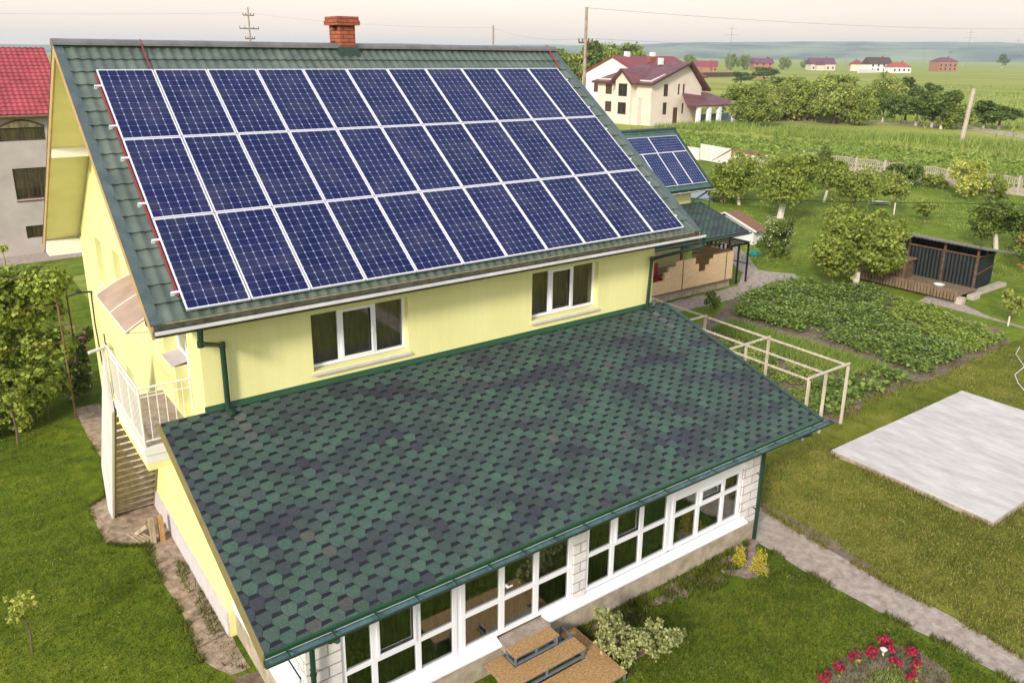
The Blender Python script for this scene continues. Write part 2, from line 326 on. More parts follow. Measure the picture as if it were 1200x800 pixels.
# solar cells: 6 x 12 grid from generated coordinates
def cellmat(name, nu, nv, base, base2):
    m, t, b = nodes(name); N = t.nodes; L = t.links
    tcn = N.new('ShaderNodeTexCoord'); sp = N.new('ShaderNodeSeparateXYZ'); L.new(tcn.outputs['UV'], sp.inputs[0])
    def mth(op, a, b_=0.0, c=None):
        k = N.new('ShaderNodeMath'); k.operation = op
        for i, q in enumerate((a, b_) if c is None else (a, b_, c)):
            if isinstance(q, (int, float)): k.inputs[i].default_value = q
            else: L.new(q, k.inputs[i])
        return k.outputs[0]
    u = mth('MULTIPLY', sp.outputs[0], nu); v = mth('MULTIPLY', sp.outputs[1], nv)
    du = mth('ABSOLUTE', mth('SUBTRACT', mth('FRACT', u), .5)); dv = mth('ABSOLUTE', mth('SUBTRACT', mth('FRACT', v), .5))
    # distance to the cell border: 0 in the gap
    eu = mth('SUBTRACT', .5, du); ev = mth('SUBTRACT', .5, dv)
    lineu = mth('LESS_THAN', eu, .026); linev = mth('LESS_THAN', ev, .013)
    corner = mth('LESS_THAN', mth('ADD', eu, ev), .11)
    bus = mth('LESS_THAN', mth('ABSOLUTE', mth('SUBTRACT', mth('FRACT', mth('MULTIPLY', mth('FRACT', u), 4)), .5)), .035)
    fu = mth('FLOOR', u); fv = mth('FLOOR', v)
    wn = N.new('ShaderNodeTexWhiteNoise'); wn.noise_dimensions = '4D'; cbn = N.new('ShaderNodeCombineXYZ')
    oi = N.new('ShaderNodeObjectInfo')
    L.new(fu, cbn.inputs[0]); L.new(fv, cbn.inputs[1]); L.new(cbn.outputs[0], wn.inputs['Vector']); L.new(oi.outputs['Random'], wn.inputs['W'])
    mx = N.new('ShaderNodeMixRGB'); mx.inputs[1].default_value = (*base, 1); mx.inputs[2].default_value = (*base2, 1)
    r2 = mth('MULTIPLY_ADD', oi.outputs['Random'], .45, mth('MULTIPLY', wn.outputs[0], .55))
    L.new(r2, mx.inputs[0])
    m2 = N.new('ShaderNodeMixRGB'); L.new(mth('MULTIPLY', bus, .22), m2.inputs[0]); L.new(mx.outputs[0], m2.inputs[1]); m2.inputs[2].default_value = (.16, .18, .34, 1)
    m3 = N.new('ShaderNodeMixRGB'); L.new(mth('MINIMUM', mth('ADD', mth('MULTIPLY', lineu, .50), mth('MULTIPLY', linev, .42)), .8), m3.inputs[0]); L.new(m2.outputs[0], m3.inputs[1]); m3.inputs[2].default_value = (.36, .42, .66, 1)
    m4 = N.new('ShaderNodeMixRGB'); L.new(corner, m4.inputs[0]); L.new(m3.outputs[0], m4.inputs[1]); m4.inputs[2].default_value = (.38, .44, .70, 1)
    L.new(m4.outputs[0], b.inputs['Base Color'])
    # thin uneven dust and slightly different glass on every panel
    dn = N.new('ShaderNodeTexNoise'); dn.inputs['Scale'].default_value = 2.2; dn.inputs['Detail'].default_value = 6; L.new(N.new("ShaderNodeNewGeometry").outputs["Position"], dn.inputs[0])
    dr = N.new('ShaderNodeMapRange'); dr.inputs[1].default_value = .42; dr.inputs[2].default_value = .8; dr.inputs[3].default_value = 0; dr.inputs[4].default_value = .10; L.new(dn.outputs[0], dr.inputs[0])
    m5 = N.new('ShaderNodeMixRGB'); L.new(dr.outputs[0], m5.inputs[0]); L.new(m4.outputs[0], m5.inputs[1]); m5.inputs[2].default_value = (.30, .28, .27, 1); L.new(m5.outputs[0], b.inputs['Base Color'])
    rr = N.new('ShaderNodeMapRange'); rr.inputs[3].default_value = .12; rr.inputs[4].default_value = .30; L.new(oi.outputs['Random'], rr.inputs[0]); L.new(rr.outputs[0], b.inputs['Roughness'])
    b.inputs['Specular IOR Level'].default_value = .14
    return m
m_cell = cellmat('solar_cells', 6, 12, (.003, .009, .052), (.010, .011, .072))
m_cellA = cellmat('solar_cells_annex', 6, 12, (.006, .016, .075), (.014, .024, .100))

m_deck = mat('brown_deck_boards', (.17, .115, .07), .85, .3, 8, c2=(.27, .19, .12), stretch=(1, 1, .2), bump=.4)
m_darkpane = mat('dark_window_pane', (.045, .032, .028), .15, .3, 1.5, c2=(.08, .06, .05))
m_dirt = mat('dirt_road', (.36, .30, .19), .95, .3, .8, c2=(.46, .40, .27))
m_pale = mat('pale_timber', (.50, .42, .32), .85, .2, 8, c2=(.68, .61, .50), stretch=(1, 1, .2), bump=.3)
# ---------------------------------------------------------------- shapes shared by buildings
def front_M(y): return Matrix(((1, 0, 0, 0), (0, 1, 0, y), (0, 0, 1, 0), (0, 0, 0, 1)))      # (u, depth, z): seen from -y
def left_M(x): return Matrix(((0, 1, 0, x), (-1, 0, 0, 0), (0, 0, 1, 0), (0, 0, 0, 1)))      # u = -y, seen from -x
def right_M(x): return Matrix(((0, -1, 0, x), (1, 0, 0, 0), (0, 0, 1, 0), (0, 0, 0, 1)))     # u = y, seen from +x
def back_M(y): return Matrix(((-1, 0, 0, 0), (0, -1, 0, y), (0, 0, 1, 0), (0, 0, 0, 1)))
def wall(mb, u0, u1, z0, top, holes=(), th=.35, breaks=()):
    """wall from u0 to u1 in local (u, depth, z); top: number or function of u; holes: (ua, ub, za, zb)"""
    tf = top if callable(top) else (lambda u: top)
    bs = sorted(set([u0, u1] + [h[0] for h in holes] + [h[1] for h in holes] + list(breaks)))
    for a, b in zip(bs[:-1], bs[1:]):
        if b - a < 1e-6: continue
        hs = sorted([(h[2], h[3]) for h in holes if h[0] < (a + b) / 2 < h[1]])
        z = z0
        for h in hs:
            if h[0] > z: mb.prism([(a, 0, z), (b, 0, z), (b, 0, h[0]), (a, 0, h[0])], (0, th, 0))
            z = h[1]
        mb.prism([(a, 0, z), (b, 0, z), (b, 0, tf(b)), (a, 0, tf(a))], (0, th, 0))
def tiles(mb, x0, x1, y0, z0, y1, z1, wave=.192, course=.38, amp=.017, step=.026, seg=6, rev=False):
    """pressed metal tile sheet from eave (y0, z0) up to ridge (y1, z1)"""
    L_ = math.hypot(y1 - y0, z1 - z0); ty, tz = (y1 - y0) / L_, (z1 - z0) / L_
    ny, nz_ = (-tz, ty) if y1 > y0 else (tz, -ty)
    n = int((x1 - x0) / wave * seg) + 1; vs = []; fs = []; s = 0; rows = []
    while s < L_ - 1e-4:
        e = min(s + course, L_)
        rows.append((s, step + .006, 1)); rows.append((s + course * .10, step + .002, 1)); rows.append((e, .004 + step * (1 - (e - s) / course), 1)); s = e
    for (sv, h, _) in rows:
        for i in range(n + 1):
            x = x0 + (x1 - x0) * i / n; ph = (x - x0) / wave * 2 * math.pi
            off = h + amp * (1 - abs(math.sin(ph / 2)) ** 1.6) * 1.6
            sc = sv - .014 * (1 - abs(math.sin(ph / 2))) * (1 if h > step else 0)
            vs.append((x, y0 + ty * sc + ny * off, z0 + tz * sc + nz_ * off))
    for r in range(len(rows) - 1):
        for i in range(n): fs.append((r*(n+1)+i, r*(n+1)+i+1, (r+1)*(n+1)+i+1, (r+1)*(n+1)+i))
    mb.add(vs, fs)
def window(parent, M, u0, u1, z0, z1, d=.16, mull=(), trans=(), fw=.06, frame=None, glass=None, name='window', sill=True, sash=(), sillout=.06, back=None, curtain=None, sillm=None, depth=.4):
    fr = MB(M); t = .07
    fr.box(u0, u1, d, d+t, z0, z0+fw); fr.box(u0, u1, d, d+t, z1-fw, z1)
    fr.box(u0, u0+fw, d, d+t, z0+fw, z1-fw); fr.box(u1-fw, u1, d, d+t, z0+fw, z1-fw)
    edges = [u0+fw] + [m_ for m_ in mull] + [u1-fw]
    for m_ in mull: fr.box(m_-fw*.6, m_+fw*.6, d+.001, d+t-.001, z0+fw, z1-fw)
    for zt in trans:
        for a, b in zip(edges[:-1], edges[1:]):
            a2 = a if a == edges[0] else a+fw*.6; b2 = b if b == edges[-1] else b-fw*.6
            fr.box(a2, b2, d+.002, d+t-.002, zt-fw*.5, zt+fw*.5)
    w_ = fr.build(name, frame or m_pvc, parent)
    zs = [z0+fw] + list(trans) + [z1-fw]
    for i, (a, b) in enumerate(zip(edges[:-1], edges[1:])):
        for j, (c, e) in enumerate(zip(zs[:-1], zs[1:])):
            if (i, j) in sash:
                s = MB(M); g_ = .045; a3 = a+(0 if i == 0 else fw*.6); b3 = b-(0 if b == edges[-1] else fw*.6); c3 = c+(0 if j == 0 else fw*.5); e3 = e-(0 if e == zs[-1] else fw*.5)
                s.box(a3, b3, d-.02, d, c3, c3+g_); s.box(a3, b3, d-.02, d, e3-g_, e3); s.box(a3, a3+g_, d-.02, d, c3+g_, e3-g_); s.box(b3-g_, b3, d-.02, d, c3+g_, e3-g_)
                s.box(b3-g_*.8, b3-g_*.2, d-.055, d-.02, (c3+e3)/2-.06, (c3+e3)/2+.06)
                s.build('sash', frame or m_pvc, w_)
    g = MB(M); g.quad((u0+fw*.5, d+.035, z0+fw*.5), (u1-fw*.5, d+.035, z0+fw*.5), (u1-fw*.5, d+.035, z1-fw*.5), (u0+fw*.5, d+.035, z1-fw*.5)); g.build('pane', glass or m_glass, w_)
    if sill:
        s = MB(M); s.prism([(u0-.03, -sillout, z0-.07), (u0-.03, d+.03, z0-.015), (u0-.03, d+.03, z0-.04), (u0-.03, -sillout, z0-.095)], (u1-u0+.06, 0, 0)); s.build('sill', sillm or m_plinthw, w_)
    if back:
        s = MB(M); s.box(u0-.02, u1+.02, depth, depth+.03, z0-.02, z1+.02); s.build('room_backdrop', back, w_)
    if curtain:
        s = MB(M); n = int((u1-u0) / .03); vs = []; fs = []
        for i in range(n+1):
            u = u0 + (u1-u0)*i/n; dd = d+.16 + .022*math.sin(i*1.3) + .012*math.sin(i*.41+2)
            vs += [(u, dd, z0), (u, dd, z1)]
        for i in range(n): fs.append((2*i, 2*i+2, 2*i+3, 2*i+1))
        s.add(vs, fs); s.build('curtain', curtain, w_)
    return w_
# ================================================================ MAIN HOUSE
TF, TR = .7195, .735
EZ = 6.44; RY, RZ = 5.66, 10.512; BY = 12.9
XL, XR = -.5, 11.62
def roofz(y): return EZ + TF*y if y <= RY else RZ - TR*(y-RY)
house = empty('house', (0, 0, 0), 0, 'large yellow rendered house with steep green tiled roof, glazed veranda and hexagon shingle lean-to roof', 'house')
# walls
F_ = front_M(.68); Lw = left_M(.3)
wb = MB(F_)
wall(wb, .3, 10.9, 0, 6.55, [(2.24, 4.20, 4.84, 5.92), (7.22, 9.12, 4.86, 5.93), (1.6, 9.6, .55, 2.6)])
wb.M = Lw
wall(wb, -11.85, -1.03, .0, lambda u: roofz(-u)-.20, [(-9.75, -8.95, 4.75, 5.92), (-7.55, -6.75, 4.8, 6.02), (-7.7, -6.9, 2.0, 3.15), (-9.8, -9.1, 2.0, 3.1), (-3.32, -2.6, 4.75, 5.98), (-2.6, -1.5, 3.82, 5.98)], breaks=[-RY])
wb.M = right_M(10.9); wall(wb, 1.03, 11.85, 0, lambda u: roofz(u)-.20, breaks=[RY], th=.35)
wb.M = back_M(12.2); wall(wb, -10.9, -.3, 0, 5.5, th=.35)
wb.M = None
wb.build('wall', m_yel, house)
# floors inside so that rooms are closed
fl = MB(); fl.box(.66, 10.54, 1.04, 11.84, 3.62, 3.75); fl.box(.66, 10.54, 5.2, 5.3, 0.02, 3.6); fl.box(.66, 10.54, 4.2, 4.3, 3.76, 6.9); fl.each('inner_floor', m_room, house)
pl = MB(); pl.box(.27, .3, .68, 12.23, 0, .55); pl.box(10.9, 10.93, .68, 12.2, 0, .5); pl.each('plinth', m_plinthw, house)
# roof body
rf = MB()
off = .165
rf.prism([(XL, 0, EZ-.01), (XL, RY, RZ-.01), (XL, BY, roofz(BY)-.01), (XL, BY, roofz(BY)-off), (XL, RY, RZ-off-.03), (XL, 0, EZ-off)], (XR-XL, 0, 0))
rf.mi = 1
tiles(rf, XL+.09, XR-.11, 0.0, EZ, RY-.02, RZ-.014)
tiles(rf, XL+.09, XR-.11, BY, roofz(BY), RY+.02, RZ-.014, seg=3)
roof = rf.build('roof', [m_soffit, m_tile], house)
f = MB()   # tan verge boards
for x0, x1 in ((XL-.035, XL-.002), (XR+.002, XR+.035)):
    f.prism([(x0, -.02, EZ+.02), (x0, RY, RZ+.03), (x0, RY, RZ-.23), (x0, -.02, EZ-.22)], (x1-x0, 0, 0))
    f.prism([(x0, RY, RZ+.03), (x0, BY+.02, roofz(BY)+.02), (x0, BY+.02, roofz(BY)-.22), (x0, RY, RZ-.23)], (x1-x0, 0, 0))
f.each('verge_board', m_tan, roof)
f = MB()
for x0, x1 in ((XL-.045, XL+.11), (XR-.13, XR+.045)):
    f.prism([(x0, -.03, EZ+.055-.022), (x0, RY, RZ+.055), (x0, RY, RZ+.025), (x0, -.03, EZ+.002)], (x1-x0, 0, 0))
    f.prism([(x0, RY, RZ+.055), (x0, BY+.03, roofz(BY)+.055), (x0, BY+.03, roofz(BY)+.02), (x0, RY, RZ+.025)], (x1-x0, 0, 0))
f.each('verge_flashing', m_flash, roof)
f = MB(); n = 8
f.prism([(XL-.06, RY + .17*math.cos(math.pi*k/n), RZ - .02 + .12*math.sin(math.pi*k/n)) for k in range(n+1)], (XR-XL+.12, 0, 0)); f.build('ridge_cap', m_ridge, roof)
f = MB()
f.box(XL, .3, 8.42, 8.70, 8.06, 8.28); f.box(XL, .3, 12.15, BY-.02, 5.02, 5.42); f.each('soffit_box', m_white, roof)
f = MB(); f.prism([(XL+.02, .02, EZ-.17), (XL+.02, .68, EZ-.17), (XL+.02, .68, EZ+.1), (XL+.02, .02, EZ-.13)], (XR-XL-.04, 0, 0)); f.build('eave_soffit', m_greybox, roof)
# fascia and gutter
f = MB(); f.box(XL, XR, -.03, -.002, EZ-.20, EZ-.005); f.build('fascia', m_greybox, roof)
def gutter(parent, x0, x1, yc, zc, r, inm, lipm, outm, name='gutter'):
    g = MB(); n = 8
    pts = [(yc - r*math.cos(math.pi*k/n), zc - r*math.sin(math.pi*k/n)) for k in range(n+1)]
    pin = [(yc - (r-.008)*math.cos(math.pi*k/n), zc - (r-.008)*math.sin(math.pi*k/n)) for k in range(n+1)]
    for k in range(n):
        a, b = pts[k], pts[k+1]; g.mi = 0; g.quad((x0, a[0], a[1]), (x1, a[0], a[1]), (x1, b[0], b[1]), (x0, b[0], b[1]))
        a, b = pin[k], pin[k+1]; g.mi = 1; g.quad((x0, b[0], b[1]), (x1, b[0], b[1]), (x1, a[0], a[1]), (x0, a[0], a[1]))
    g.mi = 0
    for xx in (x0, x1): g.poly([(xx, a[0], a[1]) for a in pts])
    go = g.build(name, [outm, inm], parent)
    l = MB(); l.tube([(x0, pts[0][0], zc+.004), (x1, pts[0][0], zc+.004)], r*.16, 6); l.build('gutter_lip', lipm, go)
    h = MB(); x = x0+.3
    while x < x1: h.box(x-.012, x+.012, yc-r*1.02, yc+r*1.15, zc+.012, zc+.020); x += .62
    h.build('gutter_bracket', outm, go)
    return go
g = MB(); g.box(XL-.02, XR+.03, -.152, -.142, EZ-.135, EZ-.045)
gm = gutter(house, XL-.02, XR+.04, -.09, EZ-.09, .062, m_greybox, m_whiteglint, m_green)
g = MB(); g.box(XL-.02, XR+.10, -.160, -.150, EZ-.115, EZ-.058); g.build('gutter_highlight', m_whiteglint, gm)  # added white strip: highlight of the gutter's outer side as colour
def downpipe(pts, r=.048, name='downpipe'):
    d = MB(); d.tube(pts, r, 10); o = d.build(name, m_green, house, smooth=False)
    c = MB()
    for q in pts[1:-1]:
        q = Vector(q); c.tube([q - Vector((0, 0, .05)), q + Vector((0, 0, .05))], r*1.12, 10)
    for q, k in ((pts[-2], .35), (pts[-2], .7)):
        a, b = Vector(q), Vector(pts[-1]); m_ = a.lerp(b, k); c.tube([m_ - Vector((0, 0, .02)), m_ + Vector((0, 0, .02))], r*1.2, 10)
        c.box(m_.x-.01, m_.x+.01, m_.y, m_.y+.12, m_.z-.01, m_.z+.01)
    c.each('pipe_clamp', m_green, o)
downpipe([(.15, -.09, 6.32), (.15, -.02, 6.02), (.64, .58, 5.72), (.64, .59, 4.58), (.66, .40, 4.50)])
downpipe([(11.75, -.09, 6.32), (11.75, -.04, 6.08), (10.72, .58, 5.78), (10.66, .59, 4.58), (10.66, .42, 4.50)])
# chimney
c = MB(); cx0, cx1, cy0, cy1 = 5.25, 5.63, 5.45, 6.02
def ring(mb, x0, x1, y0, y1, z0, z1, hole=None): mb.box(x0, x1, y0, y1, z0, z1)
c.box(cx0, cx1, cy0, cy1, 10.1, 10.88)
c.box(cx0, cx0+.12, cy0, cy0+.12, 10.88, 11.0); c.box(cx0, cx0+.12, cy1-.2, cy1, 10.88, 11.0); c.box(cx0+.12, cx1, cy0, cy1, 10.88, 11.0)
c.box(cx0-.09, cx1+.09, cy0-.09, cy1+.09, 11.0, 11.10); c.box(cx0-.07, cx1+.07, cy0-.07, cy1+.07, 11.10, 11.19)
c.mi = 1; c.box(cx0+.04, cx0+.119, cy0+.121, cy1-.201, 10.87, 10.999)
ch = c.build('chimney', [m_rbrick, m_dark], roof)
c = MB(); c.prism([(cx0-.06, cy0-.12, roofz(cy0-.12)+.05), (cx1+.06, cy0-.12, roofz(cy0-.12)+.05), (cx1+.06, cy0, roofz(cy0)+.16), (cx0-.06, cy0, roofz(cy0)+.16)], (0, 0, -.1))
c.prism([(cx0-.08, cy0-.1, roofz(cy0-.1)+.05), (cx0-.08, RY+.1, RZ+.13), (cx0, RY+.1, RZ+.15), (cx0, cy0-.1, roofz(cy0-.1)+.12)], (0, 0, -.1)); c.build('chimney_flashing', m_green, roof)
# red earthing cable on the tiles and a tuft on the verge
c = MB(); c.tube([(1.02, 4.83, roofz(4.83)+.07), (1.0, 5.2, roofz(5.2)+.08), (1.01, 5.6, RZ+.1)], .016, 6)
c.tube([(11.28, 4.9, roofz(4.9)+.07), (11.36, 5.25, roofz(5.25)+.08), (11.42, 5.66, RZ+.12)], .022, 6); c.each('cable', m_redcable, roof)
# upper windows
window(house, F_, 2.24, 4.20, 4.86, 5.92, d=.14, fw=.05, mull=(2.83, 3.55), sash=((1, 0),), back=None, curtain=m_curtb, glass=m_glassu)
window(house, F_, 7.22, 9.12, 4.88, 5.93, d=.14, fw=.05, mull=(7.81, 8.46), sash=((1, 0),), curtain=m_curtb, glass=m_glassu)
window(house, Lw, -9.75, -8.95, 4.77, 5.92, d=.2, mull=(-9.35,)); window(house, Lw, -7.55, -6.75, 4.82, 6.02, d=.2, mull=(-7.15,))
window(house, Lw, -7.7, -6.9, 2.02, 3.15, d=.2); window(house, Lw, -9.8, -9.1, 2.02, 3.1, d=.2)
window(house, Lw, -3.32, -2.6, 4.86, 5.98, d=.24, curtain=m_curtb)
window(house, Lw, -2.6, -1.5, 3.83, 5.98, d=.22, trans=(4.75,), name='balcony_door', sill=False, curtain=m_curtb)
# balcony with railing
b = MB(); b.box(-.6, .3, 1.45, 4.0, 3.66, 3.80); b.box(-.58, .30, 1.47, 3.98, 3.50, 3.659)
b.mi = 1; b.box(-.54, .299, 1.52, 3.95, 3.801, 3.806); b.mi = 2; b.box(-.57, .299, 1.475, 3.9, 3.36, 3.499)
bal = b.build('balcony', [m_white, m_conc, m_yel], house)
b = MB(); Z0, Z1 = 3.9, 4.90
b.tube([(-.57, 1.49, Z1), (-.57, 4.05, Z1-.01)], .022); b.tube([(-.57, 1.49, Z0), (-.57, 4.05, Z0)], .015); b.tube([(-.57, 1.49, Z1), (.28, 1.49, Z1)], .022); b.tube([(-.57, 1.49, Z0+.02), (.28, 1.49, Z0+.02)], .015)
b.tube([(-.57, 1.49, Z1-.16), (-.57, 4.05, Z1-.16)], .012); b.tube([(-.57, 1.49, Z1-.16), (.28, 1.49, Z1-.16)], .012)
for k in range(22): y = 1.49 + k*2.56/21; b.tube([(-.57, y, Z0-.08 if k % 7 == 0 else Z0), (-.57, y, Z1)], .018 if k % 7 == 0 else .010, 6)
for k in range(1, 7): x = -.57 + k*.142; b.tube([(x, 1.49, Z0), (x, 1.49, Z1)], .010, 6)
b.tube([(-.57, 4.05, Z1), (-.92, 3.95, Z1-.03)], .035, 8)
b.build('railing', m_rail, bal)
for k, (x, y) in enumerate([(-.52, 1.6), (.25, 1.55)]):
    pass
# stair: steep open flight going down behind the white side sheet
st = empty('stair', (0, 0, 0)); st.parent = house
N_ = 17; s = MB()
for k in range(N_):
    t = (k + .5) / N_; y = 4.0 + 2.35*t; z = 3.75*(1-t)
    s.box(-.56, .27, y-.01, y+.19, z-.035, z)
s.each('tread', m_wood, st)
s = MB()
for x in (-.60, .26):
    s.prism([(x, 3.95, 3.72), (x, 4.15, 3.72), (x, 6.5, .0), (x, 6.28, .0)], (.035, 0, 0))
s.each('stringer', m_olive, st)
s = MB(); s.prism([(-.66, 4.02, 4.92), (-.66, 6.75, 1.15), (-.66, 6.72, .0), (-.66, 6.22, .0), (-.66, 4.0, 3.55)], (.045, 0, 0)); s.build('side_sheet', m_whitesh, st)
# canopy
c = MB(); n = 8
def cz(t): return 5.86 + .36*math.sin(t*math.pi/2)
for k in range(n):
    a, b = k/n, (k+1)/n
    c.slab([(-.6+.9*a, 1.68, cz(a)), (-.6+.9*b, 1.68, cz(b)), (-.6+.9*b, 4.34, cz(b)), (-.6+.9*a, 4.34, cz(a))], .018)
cn = c.build('canopy', m_canopy, house)
c = MB()
for y in (1.70, 3.0, 4.32):
    c.tube([(.29, y, 5.72), (-.2, y, 5.80), (-.58, y, 5.85)], .012, 6); c.tube([(-.6+.9*k/6, y, cz(k/6)+.010) for k in range(7)], .014, 6)
c.tube([(-.6, 1.68, 5.86), (-.6, 4.34, 5.86)], .014, 6)
c.tube([(-.42+.06*math.cos(t*.7)*(1-t/12), 1.64, 5.74+.06*math.sin(t*.7)*(1-t/12)) for t in range(11)], .007, 5)
c.build('canopy_bracket', m_rail, cn)
# electric mast, meter and conduit on the gable
c = MB(); c.tube([(.26, 11.3, 4.1), (.24, 11.25, 3.2), (.26, 11.0, 1.6)], .02, 6); c.tube([(.3, 11.36, 4.08), (-.05, 11.36, 4.10), (-.35, 11.4, 4.02)], .025, 6); c.box(-.08, .02, 11.3, 11.4, 4.08, 4.18)
c.box(.14, .29, 10.4, 10.75, 1.3, 1.75); c.tube([(.27, 10.2, 3.2), (.27, 10.2, 2.95), (.27, 8.6, 2.9), (.27, 8.6, 2.0)], .016, 6); c.build('cable_conduit', m_black, house)
# ---------------------------------------------------------------- veranda
YV = -2.86; LZ0, LZ1 = 4.55, 3.18; LY0, LY1 = .68, -3.93
LT = (LZ0-LZ1)/(LY0-LY1)
V_ = front_M(YV)
ver = MB()
ver.box(.45, 10.9, YV-.02, YV+.25, 0, .47); ver.box(10.65, 10.9, YV+.25, .68, 0, .47); ver.box(.42, .62, YV+.25, .68, 0, .5)
ver.each('veranda_plinth', m_plinth, house)
ver = MB()
ver.box(.43, .98, YV, YV+.25, .47, 3.25); ver.box(5.56, 5.86, YV, YV+.25, .47, 3.2); ver.box(10.36, 10.90, YV, YV+.25, .47, 3.2); ver.box(10.65, 10.9, YV+.25, .68, .47, 3.2)
ver.box(.44, .60, YV+.25, -2.2, 1.5, 3.3)
ver.each('brick_pillar', m_wbrick, house)
ver = MB()
ver.box(.98, 5.56, YV+.03, YV+.22, 2.66, 3.28); ver.box(5.86, 8.19, YV+.03, YV+.22, 2.66, 3.28)
ver.box(8.19, 10.36, YV+.02, YV+.2, 1.90, 3.28); ver.box(.40, .44, -2.55, .68, .55, 1.35); ver.box(.40, .44, YV+.02, .68, 2.75, 3.2); ver.box(3.05, 3.13, YV+.045, YV+.12, .68, 2.66); ver.box(8.10, 8.19, YV+.045, YV+.12, .70, 2.66)
ver.prism([(.02, YV, .62), (.02, YV-.19, .545), (.02, YV-.19, .50), (.02, YV, .50)], (0, 0, 0)) if False else None
ver.each('white_panel', m_pvc, house)
ver = MB()
for a, b in ((.44, 3.86), (4.86, 10.5)): ver.prism([(a, YV+.05, .67), (a, YV-.13, .60), (a, YV-.13, .565), (a, YV+.05, .53)], (b-a, 0, 0))
ver.prism([(.45, YV, .67), (.24, YV, .56), (.24, YV, .535), (.45, YV, .53)], (0, .0, 0)) if False else None
ver.each('sill_flashing', m_pvc, house)
ver = MB(); ver.box(3.86, 4.86, YV-.24, YV+.05, .50, .625); ver.build('threshold', m_conc, house)
ver = MB(); ver.box(.7, 10.6, YV+.26, .67, .45, .5); ver.build('veranda_floor', m_woodd, house)
window(house, V_, .99, 3.05, .68, 2.66, d=.03, mull=(1.54, 2.32), trans=(1.33,), name='veranda_window', sill=False, curtain=m_curt, sash=((1, 1),), fw=.075)
window(house, V_, 3.13, 5.55, .68, 2.66, d=.03, mull=(3.97, 4.72), trans=(1.38,), name='veranda_door', sill=False, curtain=m_curt, fw=.085)
window(house, V_, 5.87, 8.10, .70, 2.66, d=.03, mull=(6.56, 7.32), trans=(1.46,), name='veranda_window', sill=False, curtain=m_curt, sash=((1, 1),), fw=.075)
window(house, V_, 8.19, 10.34, .70, 1.89, d=.03, mull=(8.97, 9.75), trans=(1.46,), name='veranda_window', sill=False, curtain=m_curt, sash=((1, 1),), fw=.075)
window(house, left_M(.44), -.6, 2.5, 1.36, 2.74, d=.02, mull=(.4, 1.4), name='veranda_window', sill=False, fw=.07, curtain=m_curt)
c = MB(); c.box(4.03, 4.06, YV-.03, YV+.03, 1.62, 1.66); c.box(4.03, 4.14, YV-.05, YV-.03, 1.63, 1.655); c.build('door_handle', m_pvc, house)
c = MB()
for k in range(14):
    u = 7.45 + k*.04; pass
vs = []; fs = []
for i in range(19):
    u = 7.40 + .62*i/18; dd = YV+.15+.025*math.sin(i*1.9); kx = .0 if i > 4 else .0
    vs += [(u - .28*max(0, 1-i/9), dd, .75), (u, dd, 2.6)]
for i in range(18): fs.append((2*i, 2*i+2, 2*i+3, 2*i+1))
c.add(vs, fs); c.build('teal_curtain', m_teal, house)
downpipe([(.48, -4.0, 3.02), (.48, -3.75, 2.88), (.49, -3.0, 2.62), (.49, -2.96, .1)], .042)
downpipe([(10.9, -4.0, 3.02), (10.86, -3.75, 2.88), (10.81, -3.0, 2.50), (10.80, -2.97, .06)], .045)
